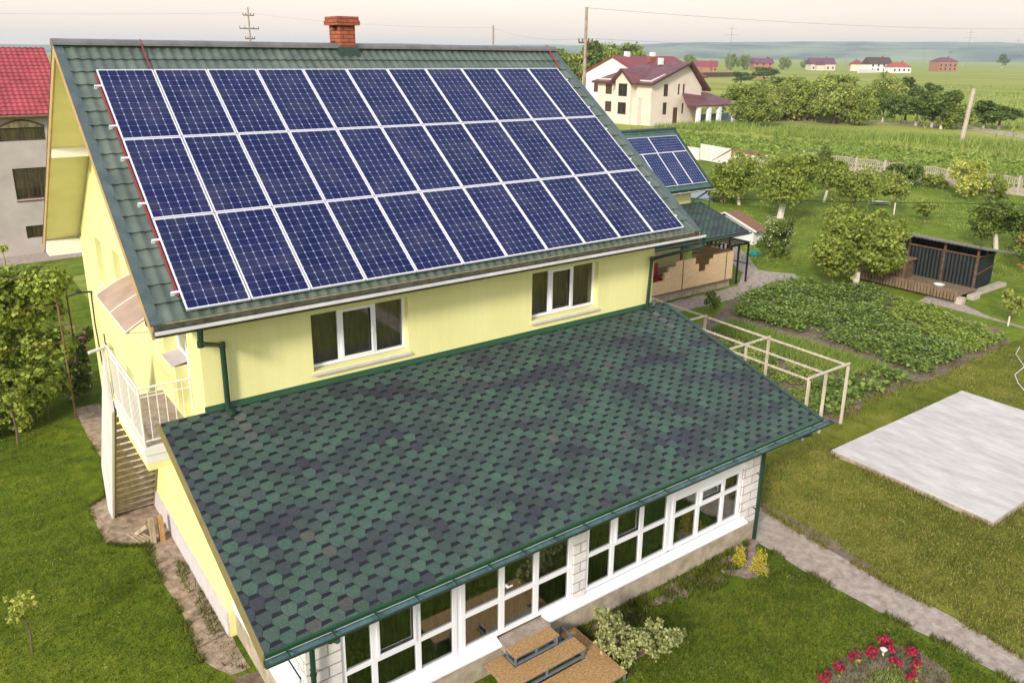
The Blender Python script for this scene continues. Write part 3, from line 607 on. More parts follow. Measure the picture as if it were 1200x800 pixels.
# lean-to roof: body, hexagon shingles, flashings, gutter
LX0, LX1 = -.45, 11.35
def lz(y): return LZ1 + (y-LY1)*LT
b = MB(); b.prism([(LX0, LY1, LZ1-.012), (LX0, LY0+.0, LZ0-.012), (LX0, LY0, LZ0-.14), (LX0, LY1, LZ1-.14)], (LX1-LX0, 0, 0))
lean = b.build('lean_to_roof', m_white, house)
def shingles(x0, x1, y0, z0, y1, z1, seed=3, pw=.172, rh=.132, stains=()):
    """y0,z0 eave; y1,z1 top. staggered six-sided tabs, each with its dark printed top edge"""
    rnd = random.Random(seed); L_ = math.hypot(y1-y0, z1-z0); ty, tz = (y1-y0)/L_, (z1-z0)/L_
    ny, nz2 = -tz, ty
    sh = MB(); ca = []
    def P(x, s, h): return (x, y0+ty*s+ny*h, z0+tz*s+nz2*h)
    def clipx(pts):
        return [(min(max(x, x0), x1), min(max(s, 0.0), L_), h) for x, s, h in pts]
    W = pw * 2; nr = int(L_ / rh) + 2; nc = int((x1-x0) / W) + 2
    base_n = len(sh.f)
    sh.add([P(x0, 0, 0), P(x1, 0, 0), P(x1, L_, 0), P(x0, L_, 0)], [(0, 1, 2, 3)]); ca.append((.05, .07, .06))  # dark backing in the gaps paints the shadow line round each tab
    for r in range(-1, nr):
        for c_ in range(-1, nc):
            cx = x0 + (c_ + (.5 if r % 2 else 0)) * W + rnd.uniform(-.004, .004); s0 = r * rh
            # visible hexagon: point-down tab with flat bottom
            hb = .009; ht = .001; w2 = W / 3 - .0025; wb_ = W / 6 - .001
            pts = [(cx-wb_, s0+.003, hb), (cx+wb_, s0+.003, hb), (cx+w2, s0+rh, hb*.55), (cx+wb_, s0+2*rh, ht), (cx-wb_, s0+2*rh, ht), (cx-w2, s0+rh, hb*.55)]
            q = clipx(pts)
            if max(a[0] for a in q) - min(a[0] for a in q) < .01 or max(a[1] for a in q) - min(a[1] for a in q) < .01: continue
            v = noise.noise(Vector((cx*.8, s0*1.9, seed))); v2 = noise.noise(Vector((cx*1.3+9, s0*4.2, seed)))
            t = .66 + v*.75 + v2*.65 + rnd.uniform(-.16, .16); t = min(1, max(0, t)); t = t*t*(3-2*t)
            dk = (.036, .038, .050); gr = (.052+rnd.uniform(-.003, .006), .092+rnd.uniform(-.006, .008), .072)
            if rnd.random() < .012: gr = (.074, .080, .070)
            jj = rnd.uniform(.90, 1.10); col_ = tuple((a*(1-t)+b_*t)*jj for a, b_ in zip(dk, gr))
            yy_ = y0 + ty*s0
            for sx_ in stains:
                wsh = math.exp(-((cx-sx_-.06*(y1-yy_))/.10)**2) * max(0, 1-(y1-.3-yy_)/1.1)
                if yy_ < y1-.2: col_ = tuple(a*(1-wsh*.7)+b_*wsh*.7 for a, b_ in zip(col_, (.17, .14, .14)))
            sh.add([P(*a) for a in q], [tuple(range(6))]); ca.append(col_)
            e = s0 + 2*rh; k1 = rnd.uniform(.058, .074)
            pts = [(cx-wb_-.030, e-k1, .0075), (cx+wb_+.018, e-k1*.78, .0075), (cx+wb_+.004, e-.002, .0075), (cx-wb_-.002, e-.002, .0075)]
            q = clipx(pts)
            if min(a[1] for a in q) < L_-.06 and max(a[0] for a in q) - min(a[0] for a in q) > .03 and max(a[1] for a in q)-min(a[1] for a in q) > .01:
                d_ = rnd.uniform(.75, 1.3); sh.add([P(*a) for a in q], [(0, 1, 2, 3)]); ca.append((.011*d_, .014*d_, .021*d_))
    return sh, ca
def shinglemat():
    m, t, b = nodes('hexagon_shingles'); N = t.nodes; L = t.links
    at = N.new('ShaderNodeAttribute'); at.attribute_name = 'tint'
    tcn = N.new('ShaderNodeTexCoord')
    n1 = N.new('ShaderNodeTexNoise'); n1.inputs['Scale'].default_value = 75; n1.inputs['Detail'].default_value = 2; L.new(tcn.outputs['Object'], n1.inputs[0])
    n2 = N.new('ShaderNodeTexNoise'); n2.inputs['Scale'].default_value = 2.2; n2.inputs['Detail'].default_value = 5; L.new(tcn.outputs['Object'], n2.inputs[0])
    r1 = N.new('ShaderNodeMapRange'); r1.inputs[1].default_value = .3; r1.inputs[2].default_value = .7; r1.inputs[3].default_value = .62; r1.inputs[4].default_value = 1.42; L.new(n1.outputs[0], r1.inputs[0])
    r2 = N.new('ShaderNodeMapRange'); r2.inputs[1].default_value = .3; r2.inputs[2].default_value = .7; r2.inputs[3].default_value = .88; r2.inputs[4].default_value = 1.12; L.new(n2.outputs[0], r2.inputs[0])
    mm = N.new('ShaderNodeMath'); mm.operation = 'MULTIPLY'; L.new(r1.outputs[0], mm.inputs[0]); L.new(r2.outputs[0], mm.inputs[1])
    mx = N.new('ShaderNodeVectorMath'); mx.operation = 'SCALE'; L.new(at.outputs['Color'], mx.inputs[0]); L.new(mm.outputs[0], mx.inputs['Scale'])
    L.new(mx.outputs[0], b.inputs['Base Color']); b.inputs['Roughness'].default_value = .88; b.inputs['Specular IOR Level'].default_value = .35
    bp = N.new('ShaderNodeBump'); bp.inputs['Strength'].default_value = .5; bp.inputs['Distance'].default_value = .006; L.new(n1.outputs[0], bp.inputs['Height']); L.new(bp.outputs[0], b.inputs['Normal'])
    return m
m_shin = shinglemat()
def paint(ob, ca):
    a = ob.data.color_attributes.new('tint', 'FLOAT_COLOR', 'CORNER'); i = 0
    for p_, c_ in zip(ob.data.polygons, ca):
        for li in p_.loop_indices: a.data[li].color = (*c_, 1)
sh, ca = shingles(LX0+.01, LX1-.01, LY1+.02, lz(LY1+.02)+.0, LY0-.0, LZ0+.0, stains=(.68, 10.66))
so_ = sh.build('shingles', m_shin, lean); paint(so_, ca)
f = MB()
f.box(LX0-.01, LX1+.01, LY1-.012, LY1+.035, LZ1-.03, LZ1+.022)
f.prism([(.28, LY0-.06, lz(LY0-.06)+.03), (.28, LY0-.003, lz(LY0)+.10), (.28, LY0-.003, lz(LY0)+.01), (.28, LY0-.06, lz(LY0-.06)+.012)], (10.64, 0, 0))
f.each('green_flashing', m_greenflash, lean)
f = MB()
for x0, x1 in ((LX0-.03, LX0-.002), (LX1+.002, LX1+.03)): f.prism([(x0, LY1, LZ1+.012), (x0, LY0, LZ0+.012), (x0, LY0, LZ0-.16), (x0, LY1, LZ1-.16)], (x1-x0, 0, 0))
f.each('verge_board', m_olive, lean)
f = MB()
f.prism([(LX1-.06, LY1, LZ1+.03), (LX1-.06, LY0, LZ0+.03), (LX1-.06, LY0, LZ0+.014), (LX1-.06, LY1, LZ1+.014)], (.10, 0, 0)); f.build('verge_flashing', m_green, lean)
gutter(lean, LX0-.03, LX1+.22, LY1-.075, LZ1-.045, .065, m_gutin, m_green, m_green)
# ================================================================ SOLAR ARRAYS
al = R(35.737)
def solar_panel(parent, o, ux, uy, uz, name='solar_panel', share=None, mcell=None):
    """o: corner; ux: short side 0.992; uy: long side 1.956; uz: normal"""
    W_, H_, T_ = .992, 1.956, .04
    if share is None:
        a = MB(); fw = .022
        a.box(0, W_, 0, fw, 0, T_); a.box(0, W_, H_-fw, H_, 0, T_); a.box(0, fw, fw, H_-fw, 0, T_); a.box(W_-fw, W_, fw, H_-fw, 0, T_); a.box(fw, W_-fw, fw, H_-fw, .004, .01)
        fo = a.build('frame', m_alu); c = MB(); c.quad((fw, fw, T_-.006), (W_-fw, fw, T_-.006), (W_-fw, H_-fw, T_-.006), (fw, H_-fw, T_-.006)); co = c.build('cells', mcell)
        uvl = co.data.uv_layers.new(name='UVMap')
        for l, uv in zip(co.data.loops, ((0, 0), (1, 0), (1, 1), (0, 1))): uvl.data[l.index].uv = uv
        share = (fo.data, co.data); bpy.data.objects.remove(fo); bpy.data.objects.remove(co)
    p = bpy.data.objects.new(name, None); p.empty_display_size = .2; col.objects.link(p); p.parent = parent
    M = Matrix(((ux[0], uy[0], uz[0], o[0]), (ux[1], uy[1], uz[1], o[1]), (ux[2], uy[2], uz[2], o[2]), (0, 0, 0, 1)))
    p.matrix_local = Matrix.Translation(-Vector(parent.location)) @ M
    for n_, d_ in (('frame', share[0]), ('cells', share[1])):
        q = bpy.data.objects.new(n_, d_); col.objects.link(q); q.parent = p
    return share
def array(name, label, org, ang, layout, mcell, rails):
    t = empty(name, org, 0, label, 'solar array')
    up = Vector((0, math.cos(ang), math.sin(ang))); nn = Vector((0, -math.sin(ang), math.cos(ang))); ex = Vector((1, 0, 0)); sh_ = None; O = Vector(org)
    for (x, s, land) in layout:
        if land: sh_ = solar_panel(t, O + ex*(x+1.956) + up*s - nn*.04, up, -ex, nn, share=sh_, mcell=mcell)
        else: sh_ = solar_panel(t, O + ex*(x+.01) + up*(s+.01) - nn*.04, ex, up, nn, share=sh_, mcell=mcell)
    for x0, x1, s in rails:
        r = MB(); M = Matrix(((1, 0, 0, O.x), (0, up.y, nn.y, O.y), (0, up.z, nn.z, O.z), (0, 0, 0, 1))); r.M = M
        r.box(x0, x1, s-.02, s+.02, -.085, -.042); r.mi = 1; r.box(x0-.0, x0+.05, s-.03, s+.03, -.115, -.0855); r.box(x1-.05, x1, s-.03, s+.03, -.115, -.0855)
        r.build('mounting_rail', [m_alu, m_alu], t)
    return t, up, nn
lay = [(i*1.012, j*1.976, 0) for j in range(3) for i in range(11)]
arr, up, nn = array('solar_array', 'large array of blue solar panels, three rows of eleven, on the yellow house roof', (0, 0, 6.6), al, lay, m_cell,
      [(-.11, 11.24, j*1.976+k) for j in range(3) for k in (.42, 1.55)])
r = MB(); r.M = Matrix(((1, 0, 0, 0), (0, up.y, nn.y, 0), (0, up.z, nn.z, 6.6), (0, 0, 0, 1))); r.box(-.038, -.006, .35, 5.85, -.09, -.055); r.build('cable_duct', m_redcable, arr)
# ================================================================ GROUND
m_soil2 = mat('dry_soil', (.20, .14, .115), .95, .3, 7, bump=1, bscale=22, c2=(.36, .285, .24), detail=10)
def ragged(pts, step=.25, amp=.05, seed=1):
    out_ = []; n = len(pts)
    for i in range(n):
        a = Vector((*pts[i], 0)); b = Vector((*pts[(i+1) % n], 0)); k = max(1, int((b-a).length/step)); d = (b-a).normalized(); nn = Vector((-d.y, d.x, 0))
        for j in range(k):
            p_ = a.lerp(b, j/k); h = noise.noise(Vector((p_.x*1.9, p_.y*1.9, seed)))*amp + noise.noise(Vector((p_.x*6, p_.y*6, seed+5)))*amp*.5
            out_.append(tuple(p_ + nn*h)[:2])
    return out_
def sheet(name, pts, z, m, amp=0, step=.25, seed=1):
    if amp: pts = ragged(pts, step, amp, seed)
    from mathutils.geometry import tessellate_polygon
    v = [(x, y, z) for x, y in pts]; tr = tessellate_polygon([[Vector(q) for q in v]])
    me = bpy.data.meshes.new(name); fs = []
    for a, b, c in tr:
        n_ = (Vector(v[b])-Vector(v[a])).cross(Vector(v[c])-Vector(v[a])).z; fs.append((a, b, c) if n_ > 0 else (a, c, b))
    me.from_pydata(v, [], fs); me.materials.append(m)
    o = bpy.data.objects.new(name, me); col.objects.link(o); return tag(o, kind='structure')
g = MB(); g.quad((-2500, -400, 0), (4200, -400, 0), (4200, 4300, 0), (-2500, 4300, 0)); tag(g.build('ground', m_field), kind='structure')
sheet('garden_grass', [(11.5, -40), (66.6, -40), (67.2, 0), (66.9, 32), (61, 46), (58, 60), (-30, 60), (-30, 30), (11.5, 30)], .004, m_lawnG)
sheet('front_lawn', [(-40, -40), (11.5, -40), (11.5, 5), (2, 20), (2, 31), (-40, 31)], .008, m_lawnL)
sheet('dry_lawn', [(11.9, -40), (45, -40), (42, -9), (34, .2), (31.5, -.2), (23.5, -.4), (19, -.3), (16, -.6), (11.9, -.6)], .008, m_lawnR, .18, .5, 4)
sheet('garden_path', [(10.95, 9.3), (10.78, -2.9), (10.74, -4.68), (10.83, -6.3), (10.97, -7.37), (11.0, -14), (11.0, -30), (12.0, -30), (11.8, -14), (11.76, -8.2), (11.85, -6.9), (11.78, -5.7), (11.85, -4.5), (11.92, -3.2), (12.07, -2.2), (12.1, 9.3)], .014, m_conc, .05, .2, 3)
sheet('path_edge_soil', [(11.85, -1.6), (11.8, -3.6), (11.7, -5.2), (12.0, -5.3), (12.25, -4.2), (12.3, -2.9), (12.35, -1.6)], .012, m_soil, .10, .15, 8)
sheet('house_apron', [(.32, 13.4), (-.35, 13.39), (-.36, 10.92), (-.29, 9.53), (-.35, 8.4), (-.58, 7.4), (-1.01, 7.10), (-.98, 5.29), (-.61, 4.87), (-.21, 4.62), (-.26, 4.29), (-.3, 3.18), (-.26, 2.11), (-.26, 1.45), (-.32, .5), (-.2, .07), (.0, -.3), (.32, -.3)], .014, m_gravel, .035, .12, 2)
sheet('apron_joint', [(-.22, 1.50), (.28, 1.58), (.28, 1.63), (-.22, 1.55)], .018, m_soil)
sheet('apron_joint', [(-.27, .72), (.28, .80), (.28, .84), (-.27, .76)], .018, m_soil)
sheet('soil', [(.0, -.35), (.45, -.5), (.45, -2.9), (.05, -2.4), (.1, -1.2)], .012, m_soil, .06, .15, 3)
for q, s_ in (([(8.0, -3.0), (8.9, -2.92), (8.7, -3.15), (8.4, -3.3), (7.95, -3.2)], 1), ([(9.5, -3.05), (10.80, -2.95), (10.5, -3.3), (10.1, -3.85), (9.6, -3.75), (9.2, -3.4)], 2),
             ([(5.9, -3.0), (6.7, -2.98), (7.0, -3.15), (6.5, -3.4), (5.94, -3.45), (5.7, -3.2)], 3), ([(7.2, -3.08), (7.9, -3.12), (8.2, -3.45), (7.6, -3.35)], 6), ([(8.7, -3.3), (9.3, -3.35), (9.1, -3.6), (8.8, -3.55)], 7)):
    sheet('soil_patch', q, .013 + .001*s_, m_soil2, .20, .05, s_)
sheet('flower_bed_soil', [(7.9, -6.7), (8.2, -6.33), (8.71, -6.25), (9.5, -6.32), (10.18, -6.6), (10.45, -6.96), (10.3, -7.6), (9.7, -8.1), (8.6, -8.0), (8.0, -7.5)], .013, m_soil, .08, .15, 9)
sheet('vegetable_bed_soil', [(12.3, 7.2), (12.4, -.3), (18.6, -.5), (20.2, -.1), (23.6, -.45), (29.4, -.3), (30.9, .6), (31.5, 4.6), (31.6, 7.0), (29.3, 10.2), (25.6, 9.6), (22.4, 8.2), (20, 7.9)], .012, m_soil, .25, .4, 5)
sheet('terrace_path', [(12, 9.2), (21.8, 9.6), (26.0, 9.5), (29.3, 10.4), (30.7, 9.8), (31.4, 10.6), (30.5, 12.1), (32.6, 14.5), (34.4, 16.9), (33.7, 17.4), (31.2, 14.8), (29.3, 12.1), (27.3, 10.8), (12, 10.6)], .011, m_conc, .08, .3, 6)
sheet('garden_track', [(31.9, 4.6), (32.1, 3.6), (32.0, 1.6), (31.6, -2), (32.0, -6), (32.2, -6), (31.85, -2), (32.25, 1.6), (33.2, 3.2), (33.3, 4.8)], .010, m_conc, .06, .3, 7)
sheet('neighbour_pavement', [(-30, 32.8), (3.6, 34.0), (3.6, 36.5), (-30, 36.5)], .012, m_conc)
sheet('field_road', [(60, 2), (111, 32.6), (118, 35.9), (126, 49), (124.5, 58), (105, 78), (108, 79), (130.5, 59), (131.5, 48), (122, 33.5), (150, 20), (149, 17), (112, 30.6), (62, 0)], .02, m_dirt, .5, 1.2, 3)
sheet('crop_strip', [(68.4, -40), (92, -40), (93, 44), (76, 84), (68.5, 84)], .012, m_crop)
# distant hills
h = MB(); n = 90; vs = []; fs = []; rows = [(2300, -2), (2450, .36), (2650, .72), (2800, .95), (2950, 1.0), (3250, .8)]
az0, az1 = R(-25), R(84)
for j, (d, k) in enumerate(rows):
    for i in range(n+1):
        a = az0 + (az1-az0)*i/n; t = (math.degrees(a))
        hh = 46 + 10*math.sin((t+12)*.11) + 7*noise.noise(Vector((t*.13, 2, 1)))
        if t < 28: hh *= max(.25, 1 - (28-t)/22*.75)
        if t < 8: hh = 20 + 12*math.exp(-((t+3)/5)**2)
        z = hh*k + (0 if k >= .95 or j == 0 else 9*noise.noise(Vector((t*.5, d*.01, 0))))
        z += 2.4*noise.noise(Vector((t*1.1, d*.004, 4)))*(1 if k > 0 else 0) + 1.5*max(0, noise.noise(Vector((t*4.0, 3, 4))))*(1 if k >= .9 else 0)
        dd = d + 60*noise.noise(Vector((t*.3, 0, 9)))
        vs.append((-3+math.sin(a)*dd, -12+math.cos(a)*dd, z))
for j in range(len(rows)-1):
    for i in range(n): fs.append((j*(n+1)+i, j*(n+1)+i+1, (j+1)*(n+1)+i+1, (j+1)*(n+1)+i))
h.add(vs, fs)
m_hill = mat('hillside_hazed', (.012, .026, .05), .95, .1, .0045, c2=(.27, .30, .17), detail=9, stretch=(1, 1, 9))  # blue of the distant air is put into the forest colour
tag(h.build('hills', m_hill, smooth=True), kind='structure')
# concrete slab on the lawn
s = MB(); cs = [(15.9, -1.6), (15.8, -5.85), (23.0, -5.85), (23.0, -1.65)]
rag = ragged(cs, .18, .012, 3); s.prism([(x, y, .02) for x, y in rag], (0, 0, .13)); s.mi = 1; s.prism([(x+(-.02 if x < 20 else .02)*1, y+(.02 if y > -3 else -.02), -.01) for x, y in ragged(cs, .3, .03, 5)], (0, 0, .13))
s.mi = 2
for yy in (): pass
s.box(19.4, 19.408, -5.8, -1.68, .1505, .152)
s.stand('concrete_slab', [m_slab, m_slabside, m_conc], 'large pale concrete slab lying on the lawn at right', 'concrete slab')
# ================================================================ FENCES AND WALLS
def lattice(name, y0, y1, label, n):
    t = empty(name, (67, (y0+y1)/2, 0), 0, label, 'fence')
    L_ = (y0-y1)/n
    for k in range(n+1):
        y = y0 - k*L_; p_ = MB(); p_.box(66.92, 67.08, y-.09, y+.09, 0, 1.56); p_.build('post', m_polec, t)
    for k in range(n):
        ya = y0 - k*L_ - .09; yb = y0-(k+1)*L_ + .09; pn = MB(); W_ = ya-yb
        pn.box(66.97, 67.03, yb, ya, 0, .62); pn.box(66.97, 67.03, yb, ya, .86, .93)
        N2 = 14
        for i in range(N2):
            yy = ya - (i+.5)*W_/N2; pn.box(66.975, 67.025, yy-.035, yy+.035, .93, 1.27+.14*math.sin(math.pi*(i+.5)/N2))
            if i % 2 == 0: pn.box(66.975, 67.025, yy-.05, yy+.05, .62, .86)
        for i in range(N2):
            a, b = i/N2, (i+1)/N2; ha = 1.27+.14*math.sin(math.pi*a); hb = 1.27+.14*math.sin(math.pi*b)
            pn.prism([(66.965, ya-a*W_, ha), (66.965, ya-b*W_, hb), (66.965, ya-b*W_, hb+.07), (66.965, ya-a*W_, ha+.07)], (.07, 0, 0))
        pn.build('panel', m_fence, t)
m_fence = mat('fence_concrete', (.36, .30, .25), .9, .2, 4, c2=(.50, .43, .37))
lattice('garden_fence', 35, 4, 'pale precast concrete fence with baluster panels between garden and field', 11)
t = empty('gate', (61.6, 41, 0), 0, 'white sheet metal gate leaf with rusty brown frame beside the field', 'gate')
a = MB(); a.prism([(62.0, 43.8, .1), (61.2, 39.1, .1), (61.2, 39.1, 1.68), (62.0, 43.8, 1.72)], (.03, 0, 0)); a.build('sheet', m_whitesh, t)
a = MB(); a.beam((61.15, 39.05, 0), (61.15, 39.05, 1.75), .09); a.beam((61.1, 39.1, 1.65), (61.75, 42.1, .1), .06); a.beam((61.1, 38.9, 1.62), (61.4, 35.4, 1.52), .09, .24)
a.beam((61.3, 38.9, .75), (61.5, 36, .7), .06); a.beam((61.35, 37, 0), (61.35, 37, 1.55), .07); a.build('frame', m_rust, t)
a = MB(); a.prism([(61.45, 39.0, 0), (61.6, 35.2, 0), (61.6, 35.2, 1.42), (61.45, 39.0, 1.42)], (.03, 0, 0)); a.stand('sheet_wall', m_whitesh, 'low white sheet wall right of the rusty brown gate frame', 'wall')
a = MB(); a.prism([(62.2, 50, 0), (62.05, 43.95, 0), (62.05, 43.95, 1.25), (62.2, 50, 1.2)], (.05, 0, 0)); a.stand('low_wall', m_whitesh, 'low white wall left of the white sheet gate', 'wall')
m_cream = mat('cream_render', (.62, .54, .44), .9, .1, .3); m_orb = mat('orange_block', (.33, .15, .09), .9, .15, .5); m_tpur = mat('purple_roof', (.13, .045, .075), .6, .15, .3); m_tfar = mat('dull_red_roof', (.21, .035, .045), .6, .15, .3); m_tora = mat('orange_roof', (.34, .065, .04), .6, .15, .3)
# ================================================================ ANNEX with its own solar panels and terrace
ax = empty('annex', (25, 13, 0), 0, 'small yellow annex behind the main house with green tiled roof and shingled terrace roof', 'annex')
AT = math.tan(R(42.83)); AEY, AEZ, ARY, ARZ = 12.9, 4.40, 15.62, 6.92
AX0, AX1 = 15.5, 27.45
b = MB(front_M(13.35)); wall(b, 15.9, 26.45, 0, 4.6, [(18, 19, 1, 2)]); b.M = right_M(26.45)
wall(b, 13.7, 17.9, 0, lambda u: (ARZ-.25 - abs(u-ARY)*AT), breaks=[ARY]); b.M = None; b.build('wall', m_yel, ax)
b = MB(); b.prism([(AX0, AEY, AEZ-.01), (AX0, ARY, ARZ-.01), (AX0, 18.3, ARZ-(18.3-ARY)*AT), (AX0, 18.3, ARZ-(18.3-ARY)*AT-.16), (AX0, ARY, ARZ-.2), (AX0, AEY, AEZ-.16)], (AX1-AX0, 0, 0))
b.mi = 1; tiles(b, AX0+.05, AX1-.08, AEY, AEZ, ARY-.02, ARZ-.01, seg=4, course=.35); tiles(b, AX0+.05, AX1-.08, 18.3, ARZ-(18.3-ARY)*AT, ARY+.02, ARZ-.01, seg=3)
ar = b.build('roof', [m_green, m_tileA], ax)
b = MB(); b.prism([(AX1-.12, AEY-.02, AEZ+.05), (AX1-.12, ARY, ARZ+.06), (AX1-.12, ARY, ARZ-.20), (AX1-.12, AEY-.02, AEZ-.18)], (.14, 0, 0)); b.build('verge_flashing', m_green, ar)
b = MB(); b.prism([(AX0, ARY+.13*math.cos(math.pi*k/6), ARZ-.01+.10*math.sin(math.pi*k/6)) for k in range(7)], (AX1-AX0+.03, 0, 0)); b.build('ridge_cap', m_green, ar)
gutter(ar, AX0, AX1+.08, AEY-.07, AEZ-.08, .055, m_greybox, m_whiteglint, m_whiteglint)
b = MB(); b.tube([(27.0, AEY-.07, 4.25), (27.0, 12.95, 4.15), (26.5, 13.25, 3.75), (26.5, 13.28, 3.2)], .045); b.tube([(27.2, AEY-.07, 4.25), (27.2, AEY-.05, 2.6)], .02); b.build('downpipe', m_green, ax)
# terrace under a shingled roof
TX0, TX1, TY0, TZ0, TY1, TZ1 = 15.5, 27.1, 10.35, 2.74, 13.34, 3.66
b = MB(); b.prism([(TX0, TY0, TZ0-.01), (TX0, TY1, TZ1-.01), (TX0, TY1, TZ1-.1), (TX0, TY0, TZ0-.1)], (TX1-TX0, 0, 0)); tr_ = b.build('terrace_roof', m_white, ax)
sh, ca = shingles(TX0, TX1, TY0, TZ0, TY1, TZ1, seed=11); q = sh.build('shingles', m_shin, tr_); paint(q, ca)
b = MB(); b.box(TX0, TX1+.02, TY0-.03, TY0-.002, TZ0-.15, TZ0+.015); b.prism([(TX1+.002, TY0, TZ0+.02), (TX1+.002, TY1, TZ1+.02), (TX1+.002, TY1, TZ1-.13), (TX1+.002, TY0, TZ0-.13)], (.03, 0, 0)); b.build('fascia', m_green, tr_)
b = MB(); b.tube([(TX0, TY0-.09, TZ0-.07), (TX1+.1, TY0-.09, TZ0-.07)], .045); b.build('gutter', m_green, tr_)
b = MB(); b.box(16, 26.9, 11.02, 13.3, 0, .40); b.build('terrace_floor', m_plinth, ax)
bw = MB()
def stepwall(u0, u1, prof):
    for a_, b_, z_ in prof: bw.box(a_, b_, 10.90, 11.02, .42, z_)
stepwall(0, 0, [(16, 21.2, 1.75), (21.2, 22.35, 1.0), (22.35, 22.6, 1.35), (22.6, 23.05, 1.55), (23.05, 23.6, 1.75), (23.6, 24.3, 1.75), (24.3, 24.55, 1.45), (24.55, 25.1, 1.05), (25.1, 25.35, 1.3), (25.35, 25.6, 1.55), (25.6, 26.9, 1.72)])
bw.box(26.78, 26.9, 11.02, 13.3, .42, 1.72)
bw.build('brick_parapet', m_tbrick, ax)
b = MB(); b.box(21.3, 26.95, 10.86, 11.06, .385, .43); b.build('brown_ledge', m_rust, ax)
b = MB()
for x in (23.5, 26.4): b.box(x-.02, x+.02, 10.885, 10.9, .42, 1.74)
for x in (16.5, 23.5, 26.75): b.box(x, x+.09, 11.04, 11.13, .4, TZ0-.08)
b.beam((24.2, 11.04, 1.95), (26.7, 11.04, 1.80), .06, .10); b.beam((24.0, 11.4, 2.15), (26.6, 11.4, 2.0), .05, .08); b.beam((23.6, 11.9, 2.1), (26.6, 11.9, 2.1), .3, .04); b.each('terrace_post', m_woodd, ax)
b = MB()
b.box(22.9, 25.0, 11.5, 12.2, 1.12, 1.16)
for x in (23, 24.9):
    for y in (11.55, 12.15): b.box(x-.03, x+.03, y-.03, y+.03, .4, 1.12)
b.stand('terrace_table', m_wood, 'brown wooden table on the terrace behind the stepped brick parapet', 'table')
def cushion_chair(x, y):
    t = empty('terrace_chair', (x, y, .4), 0, 'terrace chair with bright red cushions behind the brick parapet', 'chair')
    b = MB(); b.box(x-.22, x+.22, y-.22, y+.22, .82, .92); b.build('seat', m_cush, t)
    b = MB(); b.box(x-.22, x+.22, y+.17, y+.24, .95, 1.55); b.build('backrest', m_cush, t)
    for sx in (-1, 1):
        for sy in (-1, 1): b = MB(); b.box(x+sx*.19-.02, x+sx*.19+.02, y+sy*.19-.02, y+sy*.19+.02, .4, .82); b.build('leg', m_black, t)
m_cush = mat('red_cushion', (.50, .03, .05), .8, .15, 5)
cushion_chair(22.6, 11.6)
b = MB()
for x in (27.5, 28.2): b.beam((x, 11.1, 0), (x, 11.1, 1.9), .07); b.beam((x, 13.4, 0), (x, 13.4, 1.9), .07)
for y in (11.1, 13.4): b.beam((27.0, y, 1.9), (28.2, y, 1.9), .07)
for k in range(5): b.beam((27.1+k*.27, 11.0, 1.97), (27.1+k*.27, 13.5, 1.97), .05, .04)
b.beam((28.2, 11.1, 1.9), (28.2, 13.4, 1.9), .07); b.beam((28.2, 11.1, .9), (28.2, 13.4, .9), .04)
for k in range(9): b.beam((27.15, 11.25+k*.24, .1), (27.15, 11.25+k*.24, 1.9), .11, .02)
b.stand('arbour', m_black, 'black metal arbour frame at the right end of the brick terrace', 'arbour')
# annex array: two landscape panels above three portrait ones (and the ones hidden to the left)
lay = [(-1.012*(k+1), 0, 0) for k in range(7)] + [(-1.976*(k+1), 1.976, 1) for k in range(4)]
array('annex_solar_array', 'small array of blue solar panels on the green annex roof', (27.18, 13.008, 4.642), R(42.83), lay, m_cellA, [(-7.1, .05, .4), (-7.1, .05, 1.55), (-7.9, .05, 2.2), (-7.9, .05, 2.8)])
# low cellar entrance with white gable
t = empty('cellar_shed', (37.5, 19, 0), 0, 'low white walled cellar shed with brown roof behind the shingled terrace roof', 'shed')
b = MB(); b.prism([(34.9, 15.9, 0), (34.9, 19.4, 0), (34.9, 19.4, .75), (34.9, 17.9, 1.45), (34.9, 15.9, .8)], (.9, 0, 0)); b.build('wall', m_white, t)
b = MB(); b.prism([(34.7, 17.9, 1.62), (34.7, 15.6, .86), (34.7, 15.6, .78), (34.7, 17.9, 1.52)], (1.2, 0, 0)); b.prism([(34.7, 17.9, 1.62), (34.7, 17.9, 1.52), (34.7, 19.8, .68), (34.7, 19.8, .76)], (1.2, 0, 0)); b.build('roof', m_rust, t)
b = MB(); b.beam((34.66, 17.9, 1.60), (34.66, 15.55, .84), .06, .09); b.beam((34.66, 17.9, 1.60), (34.66, 19.85, .73), .06, .09); b.build('verge_board', m_white, t)
# ================================================================ GARDEN SHED
sh_ = empty('garden_shed', (34.5, 5, 0), 0, 'black corrugated garden shed with flat roof and slatted timber deck', 'shed')
m_corr = mat('black_corrugated', (.006, .010, .012), .5, .2, 2, c2=(.012, .018, .020))
SA = R(0)
b = MB()
def corr(mb, a, b_, z0, z1, amp=.02, n=40):
    a = Vector(a); b_ = Vector(b_); d = (b_-a); nn = Vector((-d.y, d.x, 0)).normalized(); vs = []; fs = []
    for i in range(n+1):
        q = a + d*i/n + nn*(amp if i % 2 else -amp); vs += [(q.x, q.y, z0), (q.x, q.y, z1)]
    for i in range(n): fs.append((2*i, 2*i+2, 2*i+3, 2*i+1))
    mb.add(vs, fs)
corr(b, (35.0, 3.7, 0), (35.0, 8.9, 0), .28, 1.75, n=60); corr(b, (35.0, 3.7, 0), (37.6, 4.1, 0), .1, 1.62, n=40); corr(b, (37.6, 4.1, 0), (37.4, 8.9, 0), .1, 1.62, n=40); corr(b, (35.0, 8.9, 0), (37.4, 8.9, 0), .1, 1.62, n=40)
b.build('wall', m_corr, sh_)
